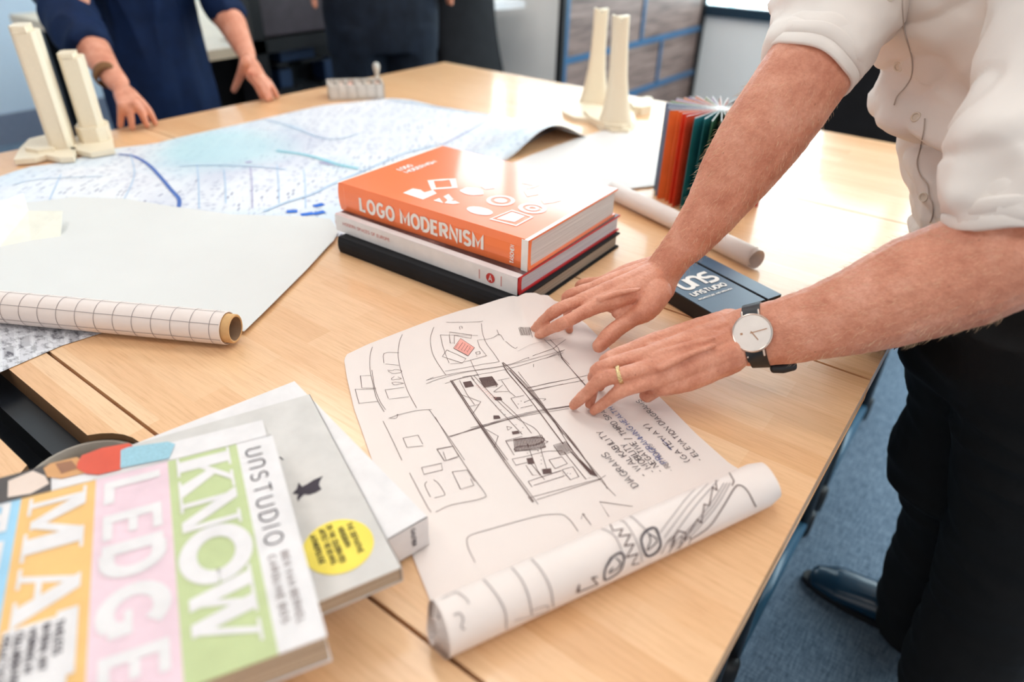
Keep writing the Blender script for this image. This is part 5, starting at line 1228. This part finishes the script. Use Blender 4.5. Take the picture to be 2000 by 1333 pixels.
# diagonal sleeve creases
sbv = bvh_of(shirt)
def on_shirt(px, py, off=.0015):
    r = ray(px, py); h = sbv.ray_cast(CAM, r)
    return (h[0]-r.normalized()*off, h[1]) if h[0] else (PD(px, py, .8), -r.normalized())
# rolled cuffs
def cuff(c0, c1, ra_, rb_, name):
    c0, c1 = Vector(c0), Vector(c1); ax_ = (c1-c0).normalized(); ref = vref(c0); a = ax_.cross(ref).normalized(); b_ = a.cross(ax_).normalized(); n = 48; prof = [(.35, .90), (.05, .96), (-.03, 1.0), (-.02, 1.05), (.05, 1.07), (.5, 1.08), (.56, 1.055), (.6, 1.09), (1.1, 1.12), (1.18, 1.10), (1.22, 1.04), (1.7, 1.05), (2.0, .96)]; vs = []
    Lc = (c1-c0).length
    for s, k_ in prof:
        for j in range(n):
            th = 2*PI*j/n; w_ = 1+.012*math.sin(3*th+s*2)+.008*math.sin(7*th+s)
            vs.append(c0+ax_*(s*Lc+.0015*math.sin(5*th))+a*(ra_*k_*w_*math.cos(th))+b_*(rb_*k_*w_*math.sin(th)))
    m = MB(); m.add(vs, [[i*n+j, i*n+(j+1) % n, (i+1)*n+(j+1) % n, (i+1)*n+j] for i in range(len(prof)-1) for j in range(n)])
    o = autosmooth(m.build(name, SHIRT, shirt), 70); return o
cuff(PD(1577, 140, .748), PD(1597, 108, .747), wpx(84, .745), .051, 'rolled_cuff')
cuff(PD(1978, 440, .63), PD(1982, 392, .626), wpx(112, .63), .060, 'rolled_cuff')
# placket with stitched edge and buttons
def surf_strip(pts, wd, th_, mat, name, parent, m=None, mi=0):
    own = m is None; m = m or MB(); qs = [on_shirt(v.x, v.y, .0012)[0] for v in spline([V(x, y, 0) for x, y in pts], 6)]; 
    m.tube([a+vref(a)*th_ for a in qs], wd*.5, 6, mi)
    if own: o = m.build(name, mat, parent, True); return o
edge1 = [(1762, -20), (1763, 20), (1766, 60), (1775, 92), (1781, 118), (1780, 148), (1768, 170), (1752, 188), (1746, 205)]
edge2 = [(1806, 232), (1804, 255), (1797, 290), (1791, 318), (1797, 342), (1812, 362), (1815, 384), (1821, 398), (1822, 418), (1816, 436)]
SEAM = cloth('shirt_stitch_thread', S(196, 182, 172), .9)
o = surf_strip(edge1, .0016, .0006, SEAM, 'placket_seam', shirt); o = surf_strip(edge2, .0016, .0006, SEAM, 'placket_seam', shirt)
BUT = plain('cream_shirt_button', S(226, 214, 198), .3, .6, bst=0)
for (x, y, r) in ((1755, 130, .0066), (1789, 229, .0062), (1804, 385, .0062), (1738, -10, .0066)):
    c, nn = on_shirt(x, y, .001); nn = (nn+vref(c)*.6).normalized()
    if nn.dot(vref(c)) < 0: nn = -nn
    m = MB(); m.lathe(c, [(0, .0002), (r*.62, .0002), (r*.68, .0018), (r*.9, .0022), (r, .0014), (r, -.001)], 24, 0, nn); autosmooth(m.build('button', BUT, shirt), 50)

# trousers
tr = MB()
rl = [(1915, 560, .87, .105), (1918, 640, .89, .098), (1917, 720, .93, .088), (1900, 820, .98, .080), (1862, 885, 1.03, .086), (1856, 915, 1.05, .086), (1862, 965, 1.08, .072), (1852, 1040, 1.14, .070), (1822, 1110, 1.2, .069), (1796, 1170, 1.26, .068), (1785, 1225, 1.31, .066)]
tr.tube([PD(x, y, d) for x, y, d, _ in rl], [r for _, _, _, r in rl], 20, 0, (0, 0, 1), True)
ll = [(2060, 600, .74, .10), (2050, 700, .77, .095), (2030, 820, .82, .088), (2005, 940, .88, .083), (1975, 1060, .95, .080), (1935, 1180, 1.02, .078), (1880, 1290, 1.09, .078), (1850, 1370, 1.14, .074)]
tr.tube([PD(x, y, d) for x, y, d, _ in ll], [r for _, _, _, r in ll], 20, 0, (0, 0, 1), True)
tr.tube([PD(1905, 540, .87)+V(0, 0, .02), PD(1925, 640, .86)], [(.12, .16), (.125, .165)], 24, 0, (FR.x, FR.y, 0), True)
tr.tube([PD(1918, 640, .89), PD(2050, 700, .77)], [.1, .1], 20, 0, (0, 0, 1), True, True)
trs = remeshed(tr, 'trousers', TROUSER, .007, 3, man, lambda p, n: n*(.006*(1-abs(noise.noise(V(p.x*8, p.y*8, p.z*20)))*2)))
for v in trs.data.vertices:
    if v.co.z < TZ+.02: v.co.x = max(v.co.x, XR+.008)
def shoe(c, d, s=1.0):
    d = Vector(d).normalized(); l = V(-d.y, d.x, 0); c = Vector(c); m = MB()
    m.tube([c-d*.06+V(0, 0, .045), c+V(0, 0, .042), c+d*.08+V(0, 0, .036), c+d*.17+V(0, 0, .030), c+d*.205+V(0, 0, .024)], [(.036, .042), (.038, .040), (.043, .033), (.044, .026), (.032, .018)], 18, 0, (0, 0, 1), True, True)
    m.tube([c-d*.03+V(0, 0, .05), c-d*.02+V(0, 0, .10)], [.040, .038], 16, 0, (1, 0, 0), True, True)
    o = remeshed(m, 'shoe', SHOE, .004, 3, man)
    m = MB(); pts = []
    for i in range(28):
        a = 2*PI*i/28; x = math.cos(a); y = math.sin(a); pts.append(c+d*(.07+.165*x)+l*((.038+.008*x)*y)+V(0, 0, .002))
    m.prism(pts, .014); m.build('sole', BLACKPL, o)
    return o
shoe((.175, 1.165, 0), (-1, -.02, 0))
q = PD(1850, 1370, 1.14); shoe((q.x+.01, q.y, 0), (-.6, -.75, 0))

# wristwatch on the left wrist
wc = PD(1475, 656, .735); wax = (PD(1528, 648, .735)-PD(1446, 660, .755)).normalized(); to = vref(wc)
nrmw = (to-wax*to.dot(wax)).normalized(); nrmw = (nrmw*.93+(V(0, 0, 1)-wax*wax.z)*.22).normalized(); nrmw = (nrmw-wax*nrmw.dot(wax)).normalized(); side = wax.cross(nrmw).normalized()
h = man_bvh.ray_cast(wc+nrmw*.2, -nrmw); top = h[0] if h[0] else wc+nrmw*.026
SILV = plain('brushed_silver_rose', S(214, 196, 184), .25, .5, .85, bst=0); DIAL = plain('pale_watch_dial', S(232, 222, 214), .3, .5, bst=0); LEATH = plain('black_watch_leather', (.010, .012, .016), .4, .5)
c0 = top+nrmw*.0005
m = MB(); m.lathe(c0, [(.0, -.001), (.0185, -.001), (.0205, .001), (.0212, .004), (.0208, .0062), (.0198, .0070), (.0190, .0066)], 48, 0, nrmw)
for sx in (-1, 1):
    for sy in (-1, 1): m.tube([c0+wax*.0085*sx+side*.017*sy+nrmw*.003, c0+wax*.0085*sx+side*.0245*sy+nrmw*.0005], [.0014, .0012], 8, 0, nrmw, True, True)
m.tube([c0-wax*.020+nrmw*.003, c0-wax*.0235+nrmw*.003], .0016, 10, 0, nrmw, True)
watch = autosmooth(m.build('wristwatch', SILV, man), 40); watch['label'] = 'round pale-faced watch on a black strap'
m = MB(); m.lathe(c0, [(0, .0064), (.0191, .0064)], 48, 0, nrmw); m.build('dial', DIAL, watch)
HANDM = plain('rose_gold_hand', S(196, 150, 120), .3, .5, .8, bst=0)
def toward(px, py): q = PD(px, py, (c0-CAM).dot(CF))-c0; q = q-nrmw*q.dot(nrmw); return q.normalized()
dm = toward(1501, 641) if False else None
cpx = pj(c0+nrmw*.007)
dA = toward(cpx[0]+28, cpx[1]-3); dB = toward(cpx[0]+12, cpx[1]+13); dC = toward(cpx[0]-20, cpx[1]+3)
m = MB(); m.stroke([c0+nrmw*.0071-dA*.002, c0+nrmw*.0071+dA*.0155], .0009, 0, nrmw); m.build('minute_hand', HANDM, watch)
m = MB(); m.stroke([c0+nrmw*.0069-dB*.002, c0+nrmw*.0069+dB*.010], .0010, 0, nrmw); m.build('hour_hand', HANDM, watch)
m = MB(); m.stroke([c0+nrmw*.0067+dC*.0095, c0+nrmw*.0067+dC*.012], .0022, 0, nrmw); m.build('brand_mark', HANDM, watch)
# strap: cast rays at the wrist all around
m = MB(); n = 48; vs = []; ctr = wc
for j in range(n+1):
    th = 2*PI*j/n; d_ = nrmw*math.cos(th)+side*math.sin(th)
    for k_, off in ((-.0095, 0), (-.0095, 1), (.0095, 1), (.0095, 0)):
        h = man_bvh.ray_cast(ctr+wax*k_+d_*.12, -d_); r = (h[0]-(ctr+wax*k_)).dot(d_) if h[0] else .03
        r = max(.015, min(.045, r)); kk = (.0004, .0024)[off]; vs.append(ctr+wax*k_+d_*(r+kk))
m.add(vs, [[j*4+a, j*4+(a+1) % 4, (j+1)*4+(a+1) % 4, (j+1)*4+a] for j in range(n) for a in range(4)])
autosmooth(m.build('strap', LEATH, watch), 50)
q = PD(1528, 722, .745); m = MB(); m.tube([q-wax*.010+V(0, 0, .004), q+V(0, 0, .002), q+wax*.010+V(0, 0, .004)], [(.006, .004)]*3, 12, 0, vref(q), True, True); m.build('strap_end', LEATH, watch, True)
# ring
rp0, rp1 = P(1226, 729, .800), P(1177, 742, .790); rax = (rp1-rp0).normalized(); ringc = rp0.lerp(rp1, .32)
GOLD = plain('braided_pale_gold', S(226, 200, 150), .28, .5, 1.0, nscale=500, namt=.25, bst=.8)
m = MB(); X_ = rax.orthogonal().normalized(); Y_ = rax.cross(X_)
for q_ in range(2): m.tube([ringc+(X_*math.cos(a)+Y_*math.sin(a))*.0088+rax*(.0012*math.sin(a*9+PI*q_)) for a in [i*2*PI/72 for i in range(73)]], .0013, 8, 0, rax, False)
m.build('finger_ring', GOLD, man, True)

# --- person in the navy dress ---
nb = MB()
def L_(lst, mb, n=16): limb(mb, [(PD(x, y, d), wpx(w_, d), wpx(w_, d)*(q_ if q_ else 1)) for x, y, d, w_, q_ in lst], n)
hd = lambda x, y, z=TZ: (P(x, y, z)-CAM).dot(CF)
d1 = hd(262, 246, .75)
L_([(150, 40, 1.74, 34, 1), (185, 100, 1.70, 30, 1), (212, 140, 1.66, 23, .8), (233, 165, 1.64, 20, .7)], nb)
W1 = PD(235, 170, 1.64)
for (mx, my, tx, ty) in ((238, 205, 235, 246), (250, 203, 258, 249), (264, 203, 287, 245), (275, 200, 303, 240)):
    K_ = P(mx, my, .80); tp = P(tx, ty, .748)
    finger(nb, [W1, W1.lerp(K_, .5), K_], [.017, .016, .0105]); finger(nb, [K_, K_.lerp(tp, .5)+V(.004, 0, .006), tp], [.0105, .0088, .0070])
finger(nb, [W1, P(262, 190, .785), P(286, 215, .765)], [.014, .012, .008])
L_([(435, 20, 1.98, 30, 1), (455, 50, 1.96, 27, 1), (474, 90, 1.93, 20, .8), (484, 110, 1.915, 16, .8)], nb)
W2 = PD(484, 112, 1.915)
for (mx, my, tx, ty) in ((488, 150, 512, 190), (497, 152, 522, 194), (506, 152, 530, 192), (512, 150, 541, 188)):
    K_ = P(mx, my, .80); tp = P(tx, ty, .748)
    finger(nb, [W2, W2.lerp(K_, .5), K_], [.016, .016, .0105]); finger(nb, [K_, K_.lerp(tp, .5)+V(.004, 0, .006), tp], [.0105, .0088, .0072])
finger(nb, [P(480, 120, .845), P(470, 146, .80), P(457, 176, .755)], [.015, .0115, .0085])
NC = PD(300, 110, 2.03); NC = V(NC.x, NC.y, 0); NF = V(.95, -.2, 0).normalized(); NL = V(.2, .95, 0).normalized()
shR = NC+V(0, 0, 1.36)-NL*.17+NF*.12; shL = NC+V(0, 0, 1.36)+NL*.17+NF*.12; ck = NC+V(0, 0, 1.36)+NF*.12
nb.tube([PD(150, 40, 1.74), shR], [.04, .045], 14, 0, (1, 0, 0), True, True); nb.tube([PD(435, 20, 1.98), shL], [.04, .045], 14, 0, (1, 0, 0), True, True)
nb.tube([shR, ck, shL], [.045, .06, .045], 14, 0, (0, 0, 1), True, True); nb.tube([ck, ck+V(0, 0, .12)+NF*.03, ck+V(0, 0, .2)+NF*.05], [.055, .048, .048], 14, 0, (1, 0, 0), True, True)
hw = ck+V(0, 0, .26)+NF*.06; head_parts(nb, hw, NF, .95)
nb.tube([NC+V(0, -.08, .02), NC+V(0, -.08, .5)], [.045, .055], 14, 0, (1, 0, 0), True, True); nb.tube([NC+V(0, .08, .02), NC+V(0, .08, .5)], [.045, .055], 14, 0, (1, 0, 0), True, True)
nb.tube([NC+V(0, -.08, .5), NC+V(0, 0, .9), ck], [.06, .09, .08], 14, 0, (1, 0, 0), True, True); nb.tube([NC+V(0, .08, .5), NC+V(0, 0, .9)], [.06, .09], 14, 0, (1, 0, 0), True, True)
navy = remeshed(nb, 'person', SKIN, .0034, 2)
tag(navy, 'person in a navy blue dress with both hands resting on the far left table edge', 'person')
m = MB(); HR2 = cloth('dark_brown_hair', S(60, 40, 30), .6, 600); m.sph(hw+V(0, 0, .03)-NF*.02, (.10, .085, .11)); m.sph(hw-V(0, 0, .1)-NF*.06, (.06, .08, .12)); remeshed(m, 'hair', HR2, .007, 2, navy)
m = MB(); m.tube([NC+V(0, 0, .42), NC+V(0, 0, .70), NC+V(0, 0, .92), NC+NF*.04+V(0, 0, 1.08), NC+NF*.09+V(0, 0, 1.25), NC+NF*.12+V(0, 0, 1.40)], [(.155, .135), (.152, .135), (.140, .125), (.125, .11), (.15, .115), (.11, .07)], 28, 0, (NF.x, NF.y, 0), True)
sl = [(172, 96, 1.70, 40), (140, 40, 1.73, 46), (112, -30, 1.77, 52)]
m.tube([PD(x, y, d) for x, y, d, _ in sl]+[shR], [wpx(w_, d) for _, _, d, w_ in sl]+[.065], 18, 0, (1, 0, 0), True)
sl = [(450, 36, 1.965, 29), (428, 0, 1.98, 33), (405, -60, 2.0, 38)]
m.tube([PD(x, y, d) for x, y, d, _ in sl]+[shL], [wpx(w_, d) for _, _, d, w_ in sl]+[.065], 18, 0, (1, 0, 0), True)
remeshed(m, 'dress', NAVY, .006, 2, navy, lambda p, n: n*(.010*(1-abs(noise.noise(V(p.x*14, p.y*14, p.z*2.2)))*2.4)))
c = PD(209, 147, 1.655); dd = (PD(233, 165, 1.64)-PD(185, 100, 1.70)).normalized(); m = MB(); nbv = bvh_of(navy); X_ = dd.orthogonal().normalized(); Y_ = dd.cross(X_); vs = []; n = 32
for j in range(n+1):
    th = 2*PI*j/n; d_ = X_*math.cos(th)+Y_*math.sin(th)
    for k_ in (-.014, -.006, .006, .014):
        vs.append(c+dd*k_+d_*(.0275+(.003 if abs(k_) < .01 else 0)))
m.add(vs, [[j*4+a, j*4+a+1, (j+1)*4+a+1, (j+1)*4+a] for j in range(n) for a in range(3)]); o = m.build('bracelet', plain('woven_brown_bracelet', S(118, 78, 42), .7, nscale=300, namt=.4), navy, True); md = o.modifiers.new('s', 'SOLIDIFY'); md.thickness = .003

# --- person in dark jeans ---
JC = PD(748, 60, 2.42); JC = V(JC.x, JC.y, 0); JF = V(.85, -.5, 0).normalized(); JL = V(.5, .85, 0).normalized()
jb = MB(); ck = JC+V(0, 0, 1.42)
for s in (-1, 1):
    so = ck+JL*.19*s; hnd = JC+JL*.235*s+V(0, 0, 1.03)+JF*.05; el = JC+JL*.27*s+V(0, 0, 1.2)-JF*.05
    jb.tube([ck, so, el, hnd], [.06, .05, .042, .028], 14, 0, JF, True, True)
    for k_ in range(4): finger(jb, [hnd, hnd+V(0, 0, -.06)+JF*(.012*(k_-1.5)), hnd+V(0, 0, -.12)+JF*(.014*(k_-1.5))], [.014, .010, .007])
    finger(jb, [hnd, hnd+JF*.03-V(0, 0, .04), hnd+JF*.035-V(0, 0, .08)], [.014, .010, .008])
    jb.tube([JC+JL*.09*s+V(0, 0, .05), JC+JL*.09*s+V(0, 0, .9)], [.05, .07], 12, 0, JF, True, True)
jb.tube([JC+V(0, 0, .85), ck, ck+V(0, 0, .14)], [.09, .09, .055], 14, 0, JF, True, True); hj = ck+V(0, 0, .24)+JF*.03; head_parts(jb, hj, JF)
jp = remeshed(jb, 'person', SKIN, .005, 2); tag(jp, 'person in dark jeans standing behind the far table edge, arms hanging down', 'person')
m = MB(); m.sph(hj+V(0, 0, .05)-JF*.012, (.10, .085, .09)); remeshed(m, 'hair', HR2, .008, 2, jp)
m = MB()
for s in (-1, 1): m.tube([JC+JL*.10*s+V(0, 0, .04), JC+JL*.095*s+V(0, 0, .5), JC+JL*.088*s+V(0, 0, .84)], [(.075, .085), (.088, .095), (.105, .115)], 20, 0, JF, True)
m.tube([JC+V(0, 0, .76), JC+V(0, 0, .90), JC+V(0, 0, 1.02)], [(.20, .125), (.205, .13), (.185, .12)], 24, 0, JF, True)
remeshed(m, 'jeans', JEANS, .008, 3, jp, lambda p, n: n*(.006*noise.noise(V(p.x*14, p.y*14, p.z*10))))
m = MB(); m.tube([JC+V(0, 0, 1.022), JC+V(0, 0, 1.055)], [(.190, .125), (.189, .124)], 28, 0, JF, True); m.build('belt', plain('pale_grey_belt', S(196, 196, 200), .5), jp, True)
m = MB(); m.tube([JC+V(0, 0, 1.045), JC+V(0, 0, 1.2), JC+V(0, 0, 1.38), JC+V(0, 0, 1.46)], [(.186, .122), (.18, .12), (.205, .115), (.13, .08)], 24, 0, JF, True)
for s in (-1, 1): so = ck+JL*.19*s; el = JC+JL*.27*s+V(0, 0, 1.13); m.tube([so, el], [.066, .054], 14, 0, JF, True, True)
remeshed(m, 'sweater', BLACKF, .01, 3, jp)
m = MB()
for s in (-1, 1):
    c = JC+JL*.1*s; m.tube([c-JF*.06+V(0, 0, .04), c+JF*.08+V(0, 0, .035), c+JF*.17+V(0, 0, .025)], [(.04, .038), (.045, .032), (.036, .022)], 14, 0, (0, 0, 1), True, True)
    o = m.build('shoe', BLACKPL, jp, True); m = MB()

# fine blond hair on the man's forearms
rh_ = random.Random(5); mh = MB(); HB = plain('blond_arm_hair', S(226, 196, 160), .5, .3, bst=0)
axR = (arm_pt(0, 0, .86)-arm_pt(480, 0, .745)).normalized(); axL = (PD(1528, 648, .735)-PD(1880, 533, .65)).normalized()
vv = man.data.vertices; nv = len(vv); cnt = 0
while cnt < 1700:
    v = vv[rh_.randrange(nv)]; p = v.co; x, y, d = pj(p)
    inR = 1275 < x < 1640 and 160 < y < 560 and d < .93; inL = 1540 < x < 1960 and 400 < y < 730 and d < .8
    if not (inR or inL): continue
    if v.normal.dot(vref(p)) < -.15: continue
    cnt += 1; a = (axR if inR else axL); L = rh_.uniform(.004, .010); d1 = (v.normal*.7+a*rh_.uniform(.5, 1.1)+V(rh_.uniform(-.3, .3), rh_.uniform(-.3, .3), rh_.uniform(-.3, .3))).normalized()
    s_ = d1.cross(vref(p)).normalized()*.00007; q = p+d1*L*.55; e = q+(d1+a*.7).normalized()*L*.45
    mh.add([p-s_, p+s_, q+s_, q-s_, e], [[0, 1, 2, 3], [3, 2, 4]])
o = mh.build('arm_hair', HB, man); o['kind'] = 'stuff'
